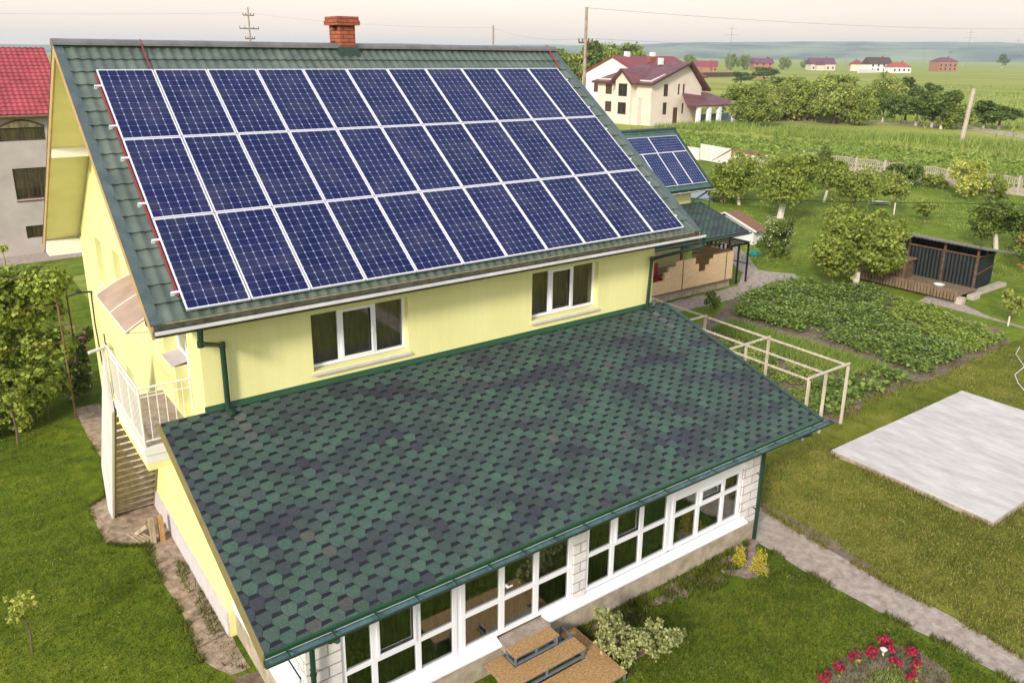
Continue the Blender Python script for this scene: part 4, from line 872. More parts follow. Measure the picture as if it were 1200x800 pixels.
b = MB(); b.slab([(34.6, 3.2, 2.28), (38.3, 3.3, 1.58), (38.3, 9.2, 1.62), (34.6, 9.2, 2.32)], .03)
b.mi = 1
for k in range(30): y = 3.35 + k*.2; b.box(34.57, 34.64, y, y+.1, 2.26, 2.325)
b.build('roof', [m_ridge, m_ridge], sh_)
b = MB()
for y in (3.7, 5.2, 6.9, 8.9): b.beam((35.0, y, .1), (35.0, y, 2.26), .09)
b.beam((34.95, 3.6, 1.82), (34.95, 9.0, 1.82), .07); b.beam((34.95, 3.6, 2.2), (34.95, 9.0, 2.2), .09); b.beam((34.9, 3.66, 1.8), (37.6, 4.05, 1.55), .06); b.beam((34.9, 3.66, .95), (37.6, 4.05, 1.0), .05); b.beam((36.3, 3.9, 1.5), (36.3, 3.9, 1.95), .07); b.build('timber_frame', m_woodd, sh_)
b = MB(); b.box(33.1, 34.97, 3.45, 9.1, .33, .36); b.mi = 1
for k in range(38): y = 3.45 + k*.15; b.box(32.98, 33.03, y, y+.11, .12, .55)
b.mi = 0; b.beam((33.06, 3.4, .55), (33.06, 9.2, .55), .07, .04)
b.build('deck', [m_deck, m_deck], sh_)
b = MB(); b.box(33.0, 33.35, 3.2, 3.5, 0, .3); b.box(34.2, 34.8, 3.25, 3.55, 0, .22); b.box(35.2, 38.0, 3.5, 3.85, 0, .16); b.each('foundation_block', m_polec, sh_)
b = MB(); b.box(33.8, 34.5, 6.3, 7.5, .36, 1.25); b.mi = 1
for k in range(8): y = 6.32 + k*.15; b.box(33.76, 33.80, y, y+.1, .38, 1.25)
b.box(33.7, 34.6, 6.2, 7.6, 1.25, 1.29); b.stand('slatted_crate', [m_woodd, m_deck], 'tall slatted wooden crate standing on the shed deck', 'crate')
b = MB()
for k in range(12):
    a0, a1 = 2*math.pi*k/12, 2*math.pi*(k+1)/12; c0 = (33.9+.25*math.cos(a0), 4.7+.25*math.sin(a0)); c1 = (33.9+.25*math.cos(a1), 4.7+.25*math.sin(a1))
    i0 = (33.9+.16*math.cos(a0), 4.7+.16*math.sin(a0)); i1 = (33.9+.16*math.cos(a1), 4.7+.16*math.sin(a1))
    b.quad((*i0, .37), (*i1, .37), (*c1, .47), (*c0, .47)); b.quad((*c0, .46), (*c1, .46), (*i1, .362), (*i0, .362))
b.poly([(33.9+.16*math.cos(2*math.pi*k/12), 4.7+.16*math.sin(2*math.pi*k/12), .371) for k in range(12)])
b.stand('basin', m_whiteglint, 'round white basin standing on the shed deck', 'basin')
m_curtn = mat('beige_curtain', (.20, .15, .11), .9, .3, 2, c2=(.70, .60, .38), stretch=(3, 1, .5))
# ================================================================ NEIGHBOUR at left
nb = empty('neighbour_house', (-2, 40, 0), 0, 'grey rendered neighbouring house with red tiled roof and arched top window', 'house')
b = MB(front_M(36.0)); NX0, NX1 = -14, 3.3
wall(b, NX0, NX1, 0, 7.35, [(-.35+.85, 2.55, 5.88, 6.55), (.82, 2.55, 2.9, 4.5), (1.0, 1.85, .85, 1.5), (-4.2, -2.2, 5.8, 6.8), (-4.0, -2.2, 2.9, 4.5)]); b.M = right_M(NX1); wall(b, 36.35, 46, 0, 7.35); b.M = None
b.build('wall', m_grey, nb)
b = MB(); tiles(b, NX0-.4, NX1+.4, 35.5, 7.20, 41, 10.42, wave=.26, course=.35, amp=.03, step=.03, seg=4); b.quad((NX0-.4, 41, 10.42), (NX1+.4, 41, 10.42), (NX1+.4, 46.6, 7.2), (NX0-.4, 46.6, 7.2))
b.mi = 1; b.prism([(NX0-.4, 35.5, 7.18), (NX0-.4, 41, 10.40), (NX0-.4, 46.6, 7.18), (NX0-.4, 46.6, 7.05), (NX0-.4, 35.5, 7.05)], (NX1-NX0+.8, 0, 0)); b.mi = 2; b.tube([(NX0-.4, 35.42, 7.14), (NX1+.4, 35.42, 7.14)], .07)
b.build('roof', [m_tred, m_rust, m_rust], nb)
F36 = front_M(36.0)
w_ = window(nb, F36, .5, 2.55, 5.88, 6.55, d=.1, mull=(1.5,), frame=m_brwin, glass=m_glassu, curtain=m_curtn, sill=False, fw=.07)
b = MB(F36); pts = [(.5+2.05*k/10, 6.55+.33*math.sin(math.pi*k/10)) for k in range(11)]
b.poly([(x, -.012, z) for x, z in pts]); b.mi = 1
for k in range(10): b.prism([(pts[k][0], -.03, pts[k][1]), (pts[k+1][0], -.03, pts[k+1][1]), (pts[k+1][0], -.03, pts[k+1][1]+.08), (pts[k][0], -.03, pts[k][1]+.08)], (0, .05, 0))
b.build('arch', [m_curtn, m_brwin], w_)
window(nb, F36, .82, 2.55, 2.9, 4.5, d=.12, mull=(1.4, 2.0), frame=m_brwin, glass=m_glassu, curtain=m_curtn, sillm=m_brwin, fw=.07)
window(nb, F36, 1.0, 1.85, .85, 1.5, d=.1, mull=(1.55,), frame=m_brwin, glass=m_glassu, curtain=m_curtn, sill=False, fw=.06)
b = MB(); b.tube([(2.95, 35.9, 7.1), (2.95, 35.9, 0)], .05, 8); b.build('downpipe', m_rust, nb)
# ================================================================ FAR HOUSE (beige, maroon roof)
fh = empty('beige_house', (92, 81, 0), 0, 'large beige house with maroon tiled roof, bay gable and pillared porch in the field', 'house')
HX0, HX1, HY0, HY1 = 87.3, 98.4, 76, 88
EH = 6.7; RXc = 94.9; RHZ = 9.35
Wl = left_M(HX0); b = MB(Wl)
wall(b, -HY1, -HY0, 0, EH, [(-78.0+.0-.0, -77.0, 1.3, 2.9)] and [(-86.2, -84.7, 4.3, 5.9), (-86.2, -84.7, 1.6, 3.2)], th=.3)
b.M = front_M(HY0)
wall(b, HX0+.3, HX1, 0, lambda u: EH + (RHZ-.3-EH)*(u-HX0)/(RXc-HX0) if u < RXc else RHZ-.3 - (RHZ-.3-5.5)*(u-RXc)/(HX1-RXc), [(89.9, 90.9, 4.3, 6.1), (89.9, 90.8, 1.6, 3.4), (93.0, 93.45, 4.5, 6.1), (94.1, 94.55, 4.5, 6.1), (92.2, 93.3, .1, 2.6), (94.1, 94.6, 1.6, 3.2)], th=.3, breaks=[RXc])
b.M = None
# bay
b.prism([(86.1, 82.6, 0), (86.1, 79.2, 0), (86.1, 79.2, 6.6), (86.1, 80.9, 8.0), (86.1, 82.6, 6.6)], (1.2, 0, 0))
b.box(86.5, 87.3, 77.9, 79.2, 0, 4.1)
b.build('wall', m_beige, fh)
b = MB()
ov = .7
def rq(*p_): b.slab(list(p_), .18)
ez = EH-.45
rq((HX0-ov, HY0-.8, ez), (HX0-ov, HY1+.8, ez), (RXc, HY1-3.5, RHZ), (RXc, HY0-.8, RHZ))
rq((RXc, HY0-.8, RHZ), (RXc, HY1-3.5, RHZ), (HX1+1.2, HY1+.8, 5.1), (HX1+1.2, HY0-.8, 5.1))
b.slab([(HX0-ov, HY1+.8, ez), (HX1+1.2, HY1+.8, 5.1), (RXc+.01, HY1-3.5, RHZ), (RXc, HY1-3.5, RHZ)], .18)
b.slab([(85.5, 83.4, 6.0), (RXc-3, 80.9+.01, 8.25), (RXc-3, 80.9, 8.25), (85.5, 80.9, 8.3)], .2) 
b.slab([(85.5, 83.4, 6.15), (89.5, 83.4, 6.9), (91.5, 80.9, 8.35), (85.5, 80.9, 8.35)], .2); b.slab([(85.5, 80.9, 8.352), (91.5, 80.9, 8.352), (89.5, 78.4, 6.9), (85.5, 78.4, 6.15)], .2)
b.build('roof', m_tmar, fh)
b = MB()
b.box(HX0-ov-.03, HX0-ov+.02, HY0-.8, 78.4, ez-.28, ez-.02); b.box(HX0-ov-.03, HX0-ov+.02, 83.5, HY1+.8, ez-.28, ez-.02)
b.beam((RXc, HY0-.84, RHZ-.1), (HX1+1.2, HY0-.84, 5.0), .08, .35); b.beam((RXc, HY0-.84, RHZ-.1), (HX0-ov, HY0-.84, ez-.1), .08, .3)
b.beam((85.47, 83.4, 6.05), (85.47, 80.9, 8.25), .08, .3); b.beam((85.47, 78.4, 6.05), (85.47, 80.9, 8.25), .08, .3); b.each('verge_board', m_mar, fh)
for (a_, b_, c_, d_) in ((-86.2, -84.7, 4.3, 5.9), (-86.2, -84.7, 1.6, 3.2)): window(fh, Wl, a_, b_, c_, d_, d=.08, mull=((a_+b_)/2,), frame=m_brwin, fw=.08, sill=False, glass=m_darkpane)
Wb = left_M(86.1)
for (a_, b_, c_, d_) in ((-81.9, -80.1, 1.5, 3.3), (-81.9, -80.0, 4.2, 6.1)):
    q = MB(Wb); q.box(a_, b_, -.02, -.004, c_, d_); q.mi = 1; q.box(a_+.1, b_-.1, -.03, -.021, c_+.1, (d_-.1) ) ; q.mi = 0; q.box((a_+b_)/2-.05, (a_+b_)/2+.05, -.04, -.0305, c_, d_); q.build('window', [m_brwin, m_dark], fh)
for (a_, b_, c_, d_) in ((89.9, 90.9, 4.3, 6.1), (89.9, 90.8, 1.6, 3.4), (93.0, 93.45, 4.5, 6.1), (94.1, 94.55, 4.5, 6.1), (94.1, 94.6, 1.6, 3.2)): window(fh, front_M(HY0), a_, b_, c_, d_, d=.08, frame=m_brwin, fw=.06, sill=False, glass=m_darkpane)
q = MB(front_M(HY0)); q.box(92.2, 93.3, .1, .15, .1, 2.6); q.build('door', m_brwin, fh)
q = MB(); q.box(93.0, 93.7, 80, 80.6, 8.9, 9.9); q.mi = 1; q.box(94.3, 95.5, 83.5, 84.2, 9.2, 10.1); q.build('chimney', [m_white, m_rbrick], fh)
b = MB()
b.slab([(92.0, HY0-2.6, 2.95), (101.5, HY0-2.6, 2.95), (101.5, HY0-.01, 3.2), (92.0, HY0-.01, 4.6)], .16) if False else None
b.slab([(92.2, HY0-2.9, 3.0), (104.5, HY0-2.9, 2.95), (100.5, HY0+1.0, 4.75), (94.0, HY0-.02, 4.75)], .2); b.slab([(104.5, HY0-2.9, 2.95), (104.5, HY0+5, 2.95), (100.5, HY0+5, 4.75), (100.5, HY0+1.0, 4.75)], .2)
b.build('porch_roof', m_tmar, fh)
for x, y in ((95.2, HY0-2.5), (97.6, HY0-2.5), (100.0, HY0-2.5), (103.9, HY0-2.3), (103.9, HY0+3)):
    q = MB(); q.box(x-.28, x+.28, y-.28, y+.28, 0, 2.85); q.build('porch_pillar', m_pvc, fh)
q = MB(); q.box(98.8, 110, 76.8, 76.9, 0, 1.3); q.stand('blue_fence', mat('blue_sheet', (.22, .30, .42), .6, .2, .6, c2=(.32, .40, .50)), 'pale blue sheet fence running right from the beige house', 'fence')
q = MB(); q.box(112, 122, 75.6, 75.7, 0, 1.2); q.stand('blue_fence', bpy.data.materials['blue_sheet'], 'short pale blue sheet fence behind the rough grass mound', 'fence')
# white house with red roof behind it
wh = empty('white_gabled_house', (106, 104, 0), 0, 'white gabled house with red roof behind the left end of the beige house', 'house')
b = MB(); b.prism([(100, 106.6, 0), (100, 90.2, 0), (100, 90.2, 6.6), (100, 98.4, 9.95), (100, 106.6, 6.7)], (15, 0, 0)); b.build('wall', m_white, wh)
b = MB(); b.slab([(99.6, 107.2, 6.65), (115.5, 107.2, 6.65), (115.5, 98.4, 10.12), (99.6, 98.4, 10.12)], .22); b.slab([(99.6, 98.4, 10.12), (115.5, 98.4, 10.12), (115.5, 89.6, 6.6), (99.6, 89.6, 6.6)], .22); b.build('roof', m_tfar, wh)
b = MB(); b.box(99.93, 99.99, 101.2, 103.2, 3.7, 5.6); b.build('window', m_brwin, wh); b = MB(); b.box(99.2, 99.99, 103.0, 106.4, 0, 2.4); b.build('brick_lean_to', m_rbrick, wh)
b = MB(); b.box(103, 103.8, 98, 98.8, 9.7, 10.9); b.box(109.5, 110.3, 98, 98.8, 9.7, 10.8); b.each('chimney', m_white, wh)
# ---------------------------------------------------------------- houses far out on the plain
def farhouse(name, x, y, w_, d_, h_, rh, rz, wm, rm, label, hip=True, wing=None, win=True):
    t = empty(name, (x, y, 0), R(rz), label, 'house'); fs_ = {'crimson_roofed_house': .58, 'small_orange_house': .85}.get(name, .74); t.scale = (fs_, fs_, fs_*1.22)
    def bl(mb, n_, m_): o = mb.build(n_, m_); o.parent = t; return o
    b = MB(); b.box(-w_/2, w_/2, -d_/2, d_/2, 0, h_)
    if not hip: b.prism([(-w_/2, -d_/2, h_), (-w_/2, d_/2, h_), (-w_/2, 0, h_+rh-.1)], (w_, 0, 0))
    if wing: b.box(wing[0], wing[1], -d_/2-wing[2], -d_/2, 0, wing[3])
    bl(b, 'wall', wm)
    b = MB(); o_ = .7; hx = (w_/2-d_/2*.8) if hip else w_/2+o_; hx = max(hx, .5)
    A = [(-w_/2-o_, -d_/2-o_, h_), (w_/2+o_, -d_/2-o_, h_), (w_/2+o_, d_/2+o_, h_), (-w_/2-o_, d_/2+o_, h_), (-hx, 0, h_+rh), (hx, 0, h_+rh)]
    b.add(A, [(0, 1, 5, 4), (2, 3, 4, 5), (1, 2, 5), (3, 0, 4), (3, 2, 1, 0)])
    if wing:
        xa, xb, dd, zz = wing; xm = (xa+xb)/2; b.add([(xa-.5, -d_/2-dd-.6, zz), (xb+.5, -d_/2-dd-.6, zz), (xb+.5, 0, zz), (xa-.5, 0, zz), (xm, -d_/2-dd+(1.5 if hip else -.6), zz+rh*.75), (xm, 0, zz+rh*.75)], [(0, 1, 4), (1, 2, 5, 4), (3, 0, 4, 5), (0, 3, 2, 1)])
    bl(b, 'roof', rm)
    if win:
        nx = max(2, int(w_/5))
        for r in range(2 if h_ > 5 else 1):
            for k in range(nx):
                xx = -w_/2 + (k+.5)*w_/nx; 
                if wing and wing[0] < xx < wing[1]: continue
                q = MB(); q.box(xx-.9, xx+.9, -d_/2-.06, -d_/2-.01, 1.2+3*r, 2.9+3*r); bl(q, 'window', m_dark)
    q = MB(); q.box(w_*.2, w_*.2+1, -.2, .8, h_+rh*.4, h_+rh+1.0); bl(q, 'chimney', m_rbrick)
    return t
farhouse('brick_house', 653, 318, 22, 15, 8.3, 3.4, -25, m_orb, m_tpur, 'unfinished orange brick house with dark hipped roof alone on the plain', win=True)
farhouse('white_house', 549, 312, 24, 13, 6.0, 5.2, -22, m_white, m_mar, 'white gabled house with dark roof on the plain, left of the orange brick house', hip=False)
farhouse('orange_roofed_house', 548, 296, 20, 12, 4.2, 3.6, -22, m_white, m_tora, 'low white house with orange hipped roof in front of the dark roofed white house')
farhouse('purple_roofed_house', 566, 368, 26, 13, 5.0, 5.2, -30, m_cream, m_tpur, 'cream house with purple roof and several gables on the plain', hip=False, wing=(-9, -1, 5, 4.4))
farhouse('gabled_house', 577, 345, 13, 12, 5.4, 3.6, 40, m_cream, m_tfar, 'cream house with red gabled roof right of the purple roofed one', hip=False)
farhouse('orange_house', 500, 372, 19, 12, 5.6, 3.8, -35, m_orb, m_tpur, 'orange walled house with dark roof left of the purple roofed house', hip=False)
farhouse('small_orange_house', 322, 236, 7, 5, 2.2, 1.6, 20, m_orb, m_tora, 'small orange hut in front of the orange walled house', win=False, hip=False)
farhouse('crimson_roofed_house', 424, 358, 25, 14, 4.4, 5.2, -48, m_orb, m_tfar, 'house with crimson roof seen over the gable of the beige house', hip=False, wing=(-5, 5, 5, 4.0))
b = MB(); b.box(300, 345, 262, 262.6, 0, 2.2); b.stand('long_wall', m_mar, 'long dark red wall below the crimson roofed house', 'wall')
b = MB(); b.box(508, 530, 300, 301, 0, 2.2); b.stand('long_wall', m_whitesh, 'long pale wall left of the white house on the plain', 'wall')
# ---------------------------------------------------------------- poles and wires
def pole(name, x, y, h_, r0, label, m_=None, arms=(), lean=(0, 0), cat='pole', r1=None):
    t = empty(name, (x, y, 0), 0, label, cat)
    b = MB(); b.tube([(x, y, 0), (x+lean[0]*.5, y+lean[1]*.5, h_*.5), (x+lean[0], y+lean[1], h_)], [r0, r0*.85, (r1 or r0*.62)], 8); b.build('shaft', m_ or m_pole, t)
    for z, w_, a_ in arms:
        b = MB(); c_, s_ = math.cos(a_)*w_/2, math.sin(a_)*w_/2; b.beam((x-c_, y-s_, z), (x+c_, y+s_, z), .12)
        for k in (-1, -.45, .45, 1): b.tube([(x+c_*k, y+s_*k, z), (x+c_*k, y+s_*k, z+.28)], .05, 6)
        b.build('crossarm', m_woodd, t)
    return t
pole('power_pole', 37.7, 34.3, 13.65, .16, 'tall thin wooden power pole in front of the white gabled house', arms=[(11.2, 1.0, 2.2)])
pole('power_pole', 35.8, 101, 15.9, .16, 'thin power pole with crossarms rising beyond the ridge left of the chimney', arms=[(14.9, 1.6, .2), (13.2, 2.8, .2), (11.9, 1.4, .2)])
pole('power_pole', 51.2, 65.6, 13.35, .15, 'plain thin post rising beyond the ridge right of the chimney')
pole('leaning_pole', 105.3, 38.2, 6.75, .30, 'leaning pale concrete pole standing in the field beyond the fence', m_polec, lean=(.22, -.36), r1=.24)
m_faint = mat('far_steel', (.22, .20, .19), .8, .1, 1)
for i, (x, y, h_, lb) in enumerate([(326.5, 151.4, 13, 'thin dark pole in the field below the orange brick house'), (800, 300, 26, 'far pylon against the hills, rightmost of the row'), (850, 350, 28, 'far lattice pylon just right of the lone poplar'), (760, 352, 34, 'tallest far pylon, just left of the lone poplar'), (720, 370, 22, 'far pylon right of the orange brick house'), (690, 425, 20, 'far pylon between the white house and the orange brick house'), (470, 377, 30, 'far pylon above the roof of the beige house')]):
    pole('pylon', x, y, h_, .2 if i else .10, lb, m_faint, arms=[(h_*.93, h_*.22, 2.2), (h_*.8, h_*.3, 2.2)] if i else [(h_*.95, 1.2, 2.2)], cat='pylon')
def sag(a, b_, s_, n=16): a = Vector(a); b_ = Vector(b_); return [a.lerp(b_, k/n) - Vector((0, 0, 4*s_*(k/n)*(1-k/n))) for k in range(n+1)]
for k, (a, b_, s_, r_w, lb) in enumerate([((-60, 126, 15.2), (35.8, 101, 15.2), 1.0, .010, 'upper sky wire arriving from the left at the crossarm pole'), ((35.8, 101, 15.2), (51.2, 65.6, 13.1), .5, .009, 'sky wire between the crossarm pole and the plain thin post'),
      ((51.2, 65.6, 13.1), (37.7, 34.3, 11.5), .5, .008, 'sky wire between the plain thin post and the tall wooden pole'), ((37.7, 34.3, 13.6), (160, 30, 16.6), 1.5, .010, 'upper sky wire running right from the tall wooden pole'), ((37.7, 34.3, 11.5), (160, 30, 14.6), 1.5, .009, 'lower sky wire running right from the tall wooden pole')]):
    b = MB(); b.tube(sag(a, b_, s_), r_w, 4); b.stand('power_line', m_faint, lb, 'wire')
b = MB(); b.tube(sag((26.46, 14.8, 3.66), (53, -4.8, 3.5), .03), .018, 5); b.stand('garden_wire', m_black, 'dark wire hanging across the garden trees from the annex', 'wire')
# ================================================================ VEGETATION
m_leafA = leafmat('apple_leaves', (.10, .15, .018), (.40, .46, .09))
m_leafP = leafmat('pale_willow_leaves', (.16, .21, .035), (.46, .50, .13))
m_leafD = leafmat('dark_leaves', (.055, .095, .018), (.23, .30, .055))
m_leafY = leafmat('yellow_green_leaves', (.26, .32, .05), (.62, .62, .16))
m_leafV = leafmat('vine_leaves', (.12, .18, .022), (.46, .54, .11))
m_leafB = leafmat('potato_leaves', (.065, .13, .026), (.30, .39, .09))
m_leafL = leafmat('lettuce_leaves', (.13, .20, .03), (.36, .44, .085))
m_leafG = leafmat('variegated_leaves', (.17, .20, .055), (.46, .47, .20), .2)
m_leafGold = leafmat('gold_leaves', (.34, .30, .02), (.60, .52, .07), .2)
m_leafR = leafmat('red_flower_leaves', (.22, .014, .03), (.50, .045, .09), .2)
m_flW = leafmat('white_blossom', (.60, .58, .50), (.80, .78, .72), .2)
m_flP = leafmat('pink_blossom', (.55, .22, .34), (.75, .45, .52), .2)
m_flO = leafmat('coral_blossom', (.60, .12, .06), (.75, .30, .16), .2)
m_blade = leafmat('grass_blades', (.035, .055, .006), (.20, .22, .035), .3)
m_bladeR = leafmat('dry_grass_blades', (.07, .09, .012), (.35, .31, .09), .3)
m_bladeT = leafmat('tall_grass_blades', (0.109, 0.189, 0.029), (0.348, 0.420, 0.094), .3)
rnd = random.Random(5)
def leaf(mb, p, s, n, asp=1.5):
    """one folded leaf: two triangles sharing a midrib"""
    n = Vector(n).normalized(); a = n.orthogonal().normalized(); t = rnd.uniform(0, 6.283); b = n.cross(a)
    d = a*math.cos(t) + b*math.sin(t); e = n.cross(d)
    p = Vector(p); tip = p + d*s*asp; w_ = s*.5
    base = len(mb.v); m_ = p + d*s*asp*.45
    mb.v += [tuple(p), tuple(m_ + e*w_ + n*s*.12), tuple(tip), tuple(m_ - e*w_ + n*s*.12)]
    mb.f += [(base, base+1, base+2), (base, base+2, base+3)]; mb.m += [mb.mi]*2
def rdir(zb=0.0):
    while True:
        v = Vector((rnd.gauss(0, 1), rnd.gauss(0, 1), rnd.gauss(zb, 1)))
        if v.length > .1: return v.normalized()
def crown(mb, blobs, n, s, asp=1.4, flat=.35):
    """leaves scattered in the outer part of overlapping lumps, with twiggy gaps"""
    tot = sum(b[3]**2 for b in blobs)
    for (x, y, z, r) in blobs:
        k = int(n*r*r/tot); sub = [rdir() for _ in range(max(4, int(k/38)))]
        for i in range(k):
            d0 = sub[rnd.randrange(len(sub))]; v = (d0 + rdir()*.42).normalized(); rr = r*(1.0 - abs(rnd.gauss(0, .26)))
            if rnd.random() < .06: rr = r*rnd.uniform(1.0, 1.22)
            p = (x+v.x*rr, y+v.y*rr, z+v.z*rr*.86)
            if p[2] < .03: continue
            leaf(mb, p, s*rnd.uniform(.65, 1.35), v*.8 + rdir()*.9 + Vector((0, 0, flat)), asp)
GT = 'fruit trees in the garden'
def blobs_of(cx, cy, z0, z1, w_, k, ragged_=.28):
    H = z1-z0; out_ = []
    for i in range(k):
        t = (i+.5)/k; zz = z0 + H*(.2+.66*rnd.random()); a = i*2.4+rnd.uniform(-.4, .4)
        prof = math.sin(math.pi*min(1, max(0.08, ((zz-z0)/H)*.85+.12)))**.6
        rad = w_/2*.85*prof*math.sqrt(rnd.uniform(.15, 1)); r = min(w_, H*1.15)*rnd.uniform(.22, ragged_+.03)
        out_.append((cx+math.cos(a)*rad, cy+math.sin(a)*rad, min(max(zz, z0+r*.8), z1-r*.75), r))
    out_.append((cx, cy, z0+H*.55, min(w_, H)*.36)); return out_
def tree(name, label, x, y, z0, z1, w_, leafm, n=2600, s=.13, k=9, trunk=.11, white=0, cat='tree', group=None, off=(0, 0), asp=1.4, mod=None, multi=1, parts=True):
    t = empty(name, (x, y, 0), 0, label, cat, group)
    if group == GT: w_ *= .9; z1 -= (z1-z0)*.06
    bl = blobs_of(x+off[0], y+off[1], z0, z1, w_, k)
    b = MB()
    for q in range(multi):
        xx = x + (rnd.uniform(-.2, .2)*multi if multi > 1 else 0); yy = y + (rnd.uniform(-.2, .2)*multi if multi > 1 else 0)
        zt = z0 + (z1-z0)*.3; top = Vector((x+off[0]*.6, y+off[1]*.6, zt)); b.mi = 0
        if white and white < zt:
            b.mi = 1; m_ = Vector((xx, yy, 0)).lerp(top, white/zt); b.tube([(xx, yy, -.02), tuple(m_)], [trunk*1.15, trunk*.95], 8); b.mi = 0
            b.tube([tuple(m_), tuple(top)], [trunk*.95, trunk*.75], 8)
        else: b.tube([(xx, yy, -.02), (xx+.03, yy, zt*.5), tuple(top)], [trunk*1.2, trunk*.95, trunk*.7], 8)
        for (bx, by, bz, br) in bl[:7 if n > 900 else 4]:
            m2 = top.lerp(Vector((bx, by, bz)), .55) + Vector((rnd.uniform(-.1, .1), rnd.uniform(-.1, .1), .08)); b.tube([tuple(top-Vector((0, 0, .05))), tuple(m2), (bx, by, bz)], [trunk*.55, trunk*.36, trunk*.12], 5)
    b.build('trunk', [m_bark, m_lime], t)
    c = MB(); crown(c, bl, int(n*1.7), s*.92, asp); c.build('crown', leafm, t)
    return t
def scaled(src, x, y, sx, sz, rz, label, group=None, cat=None):
    o = copy_tree(src); o.location = (x, y, 0); o.scale = (sx, sx, sz); o.rotation_euler = (0, 0, rz); o['label'] = label
    if group: o['group'] = group
    if cat: o['category'] = cat
    return o
GT = 'fruit trees in the garden'
tree('fruit_tree', 'big pale green fruit tree with leaning limewashed trunk behind the white flowering bush', 43.0, 20.0, 1.2, 4.5, 5.3, m_leafA, 5200, .15, 14, .20, 1.5, group=GT, off=(.2, -.3))
tree('fruit_tree', 'fruit tree with short white trunk left of the biggest orchard crown', 44.7, 24.8, .7, 3.6, 3.7, m_leafA, 2600, .15, 9, .12, .9, group=GT, off=(-.2, .3))
tree('fruit_tree', 'broad bright green fruit tree at the potato bed corner, left of the black shed', 31.7, 7.5, .75, 3.75, 5.3, m_leafA, 6500, .135, 15, .15, .75, group=GT, off=(.3, .1))
tree('fruit_tree', 'round dark green fruit tree behind the right end of the black shed', 45.7, 7.4, .8, 3.2, 2.8, m_leafD, 3000, .14, 9, .12, .9, group=GT, off=(-.3, .3))
tree('fruit_tree', 'dark green fruit tree cut by the right edge above the coral rose bush', 45.2, 5.2, .5, 3.4, 2.9, m_leafD, 3000, .14, 9, .12, .6, group=GT)
tree('fruit_tree', 'fruit tree with white trunk beside the stone, near the fence', 51.0, 22.0, .9, 3.2, 2.8, m_leafA, 2200, .15, 8, .10, .9, group=GT, off=(.3, -.3))
tree('fruit_tree', 'dense fruit tree in front of the white garden boat, low crown', 48.2, 17.9, .35, 3.3, 3.7, m_leafA, 3600, .14, 10, .12, .3, group=GT)
tree('fruit_tree', 'slender pale young tree with thin white trunk in the middle of the orchard grass', 50.6, 16.3, .9, 3.0, 2.1, m_leafP, 1300, .13, 7, .05, .9, group=GT)
tree('sapling', 'small round sapling behind the black shed roof', 49.4, 13.6, .45, 1.55, 1.6, m_leafA, 900, .12, 5, .035, group=GT)
tree('sapling', 'small sapling with white stake at the right edge beside the potato bed', 31.7, .7, .45, 1.5, 1.0, m_leafP, 420, .11, 5, .035, .42)
tree('young_tree', 'yellow green feathery young tree against the baluster fence', 62.0, 17.0, .4, 2.9, 3.0, m_leafY, 1500, .16, 8, .05)
for (x, y, z1, w_, m_, lb) in ((63.5, 23.0, 2.2, 3.3, m_leafD, 'dark bush against the baluster fence, left of the feathery young tree'), (65.6, 17.2, 1.5, 3.6, m_leafA, 'low wide bush at the fence right of the feathery young tree'), (65.4, 21.3, 1.0, 2.6, m_leafA, 'lowest bush at the foot of the baluster fence'),
      (60.7, 32.2, 2.0, 4.0, m_leafP, 'pale hedge bush at the left end of the baluster fence'), (63.4, 30.4, 2.6, 2.8, m_leafD, 'tall dark bush covering the first post of the baluster fence'), (57.5, 34.0, 2.2, 4.0, m_leafP, 'pale bush in front of the low white sheet wall'), (65.8, 12.0, 1.6, 3.0, m_leafA, 'bush at the right end of the baluster fence'),
      (43.8, 25.6, 2.5, 2.3, m_leafA, 'tall narrow bush left of the fruit trees, above the annex gutter'), (47.0, 27.5, 2.1, 2.6, m_leafA, 'bush between the annex roof and the white sheet gate')):
    tree('bush', lb, x, y, .02, z1, w_, m_, 1700, .15, 8, .05, cat='bush', group='bushes along the garden edge')
t = tree('flowering_bush', 'dark bush covered with white blossom behind the garden path', 33.4, 13.3, .02, 2.35, 2.0, m_leafD, 1900, .11, 9, .06, cat='bush')
c = MB()
for i in range(230):
    v = rdir(.0); r = rnd.uniform(.75, 1.05); leaf(c, (33.4+v.x*r*.95, 13.3+v.y*r*.95, 1.35+v.z*r*1.0), rnd.uniform(.05, .10), v + rdir()*.5, 1.0)
c.build('blossom', m_flW, t)
t = tree('rose_bush', 'rose bush with coral flowers at the right edge beside the black shed', 41.3, 4.0, .02, 2.1, 1.7, m_leafD, 1300, .12, 7, .05, cat='bush')
c = MB()
for i in range(16):
    v = rdir(.4); p_ = Vector((41.3+v.x*.75-.25, 4.0+v.y*.7, 1.15+v.z*.9))
    for k in range(9): leaf(c, p_ + rdir()*.05, .10, rdir(), 1.0)
c.build('blossom', m_flO, t)
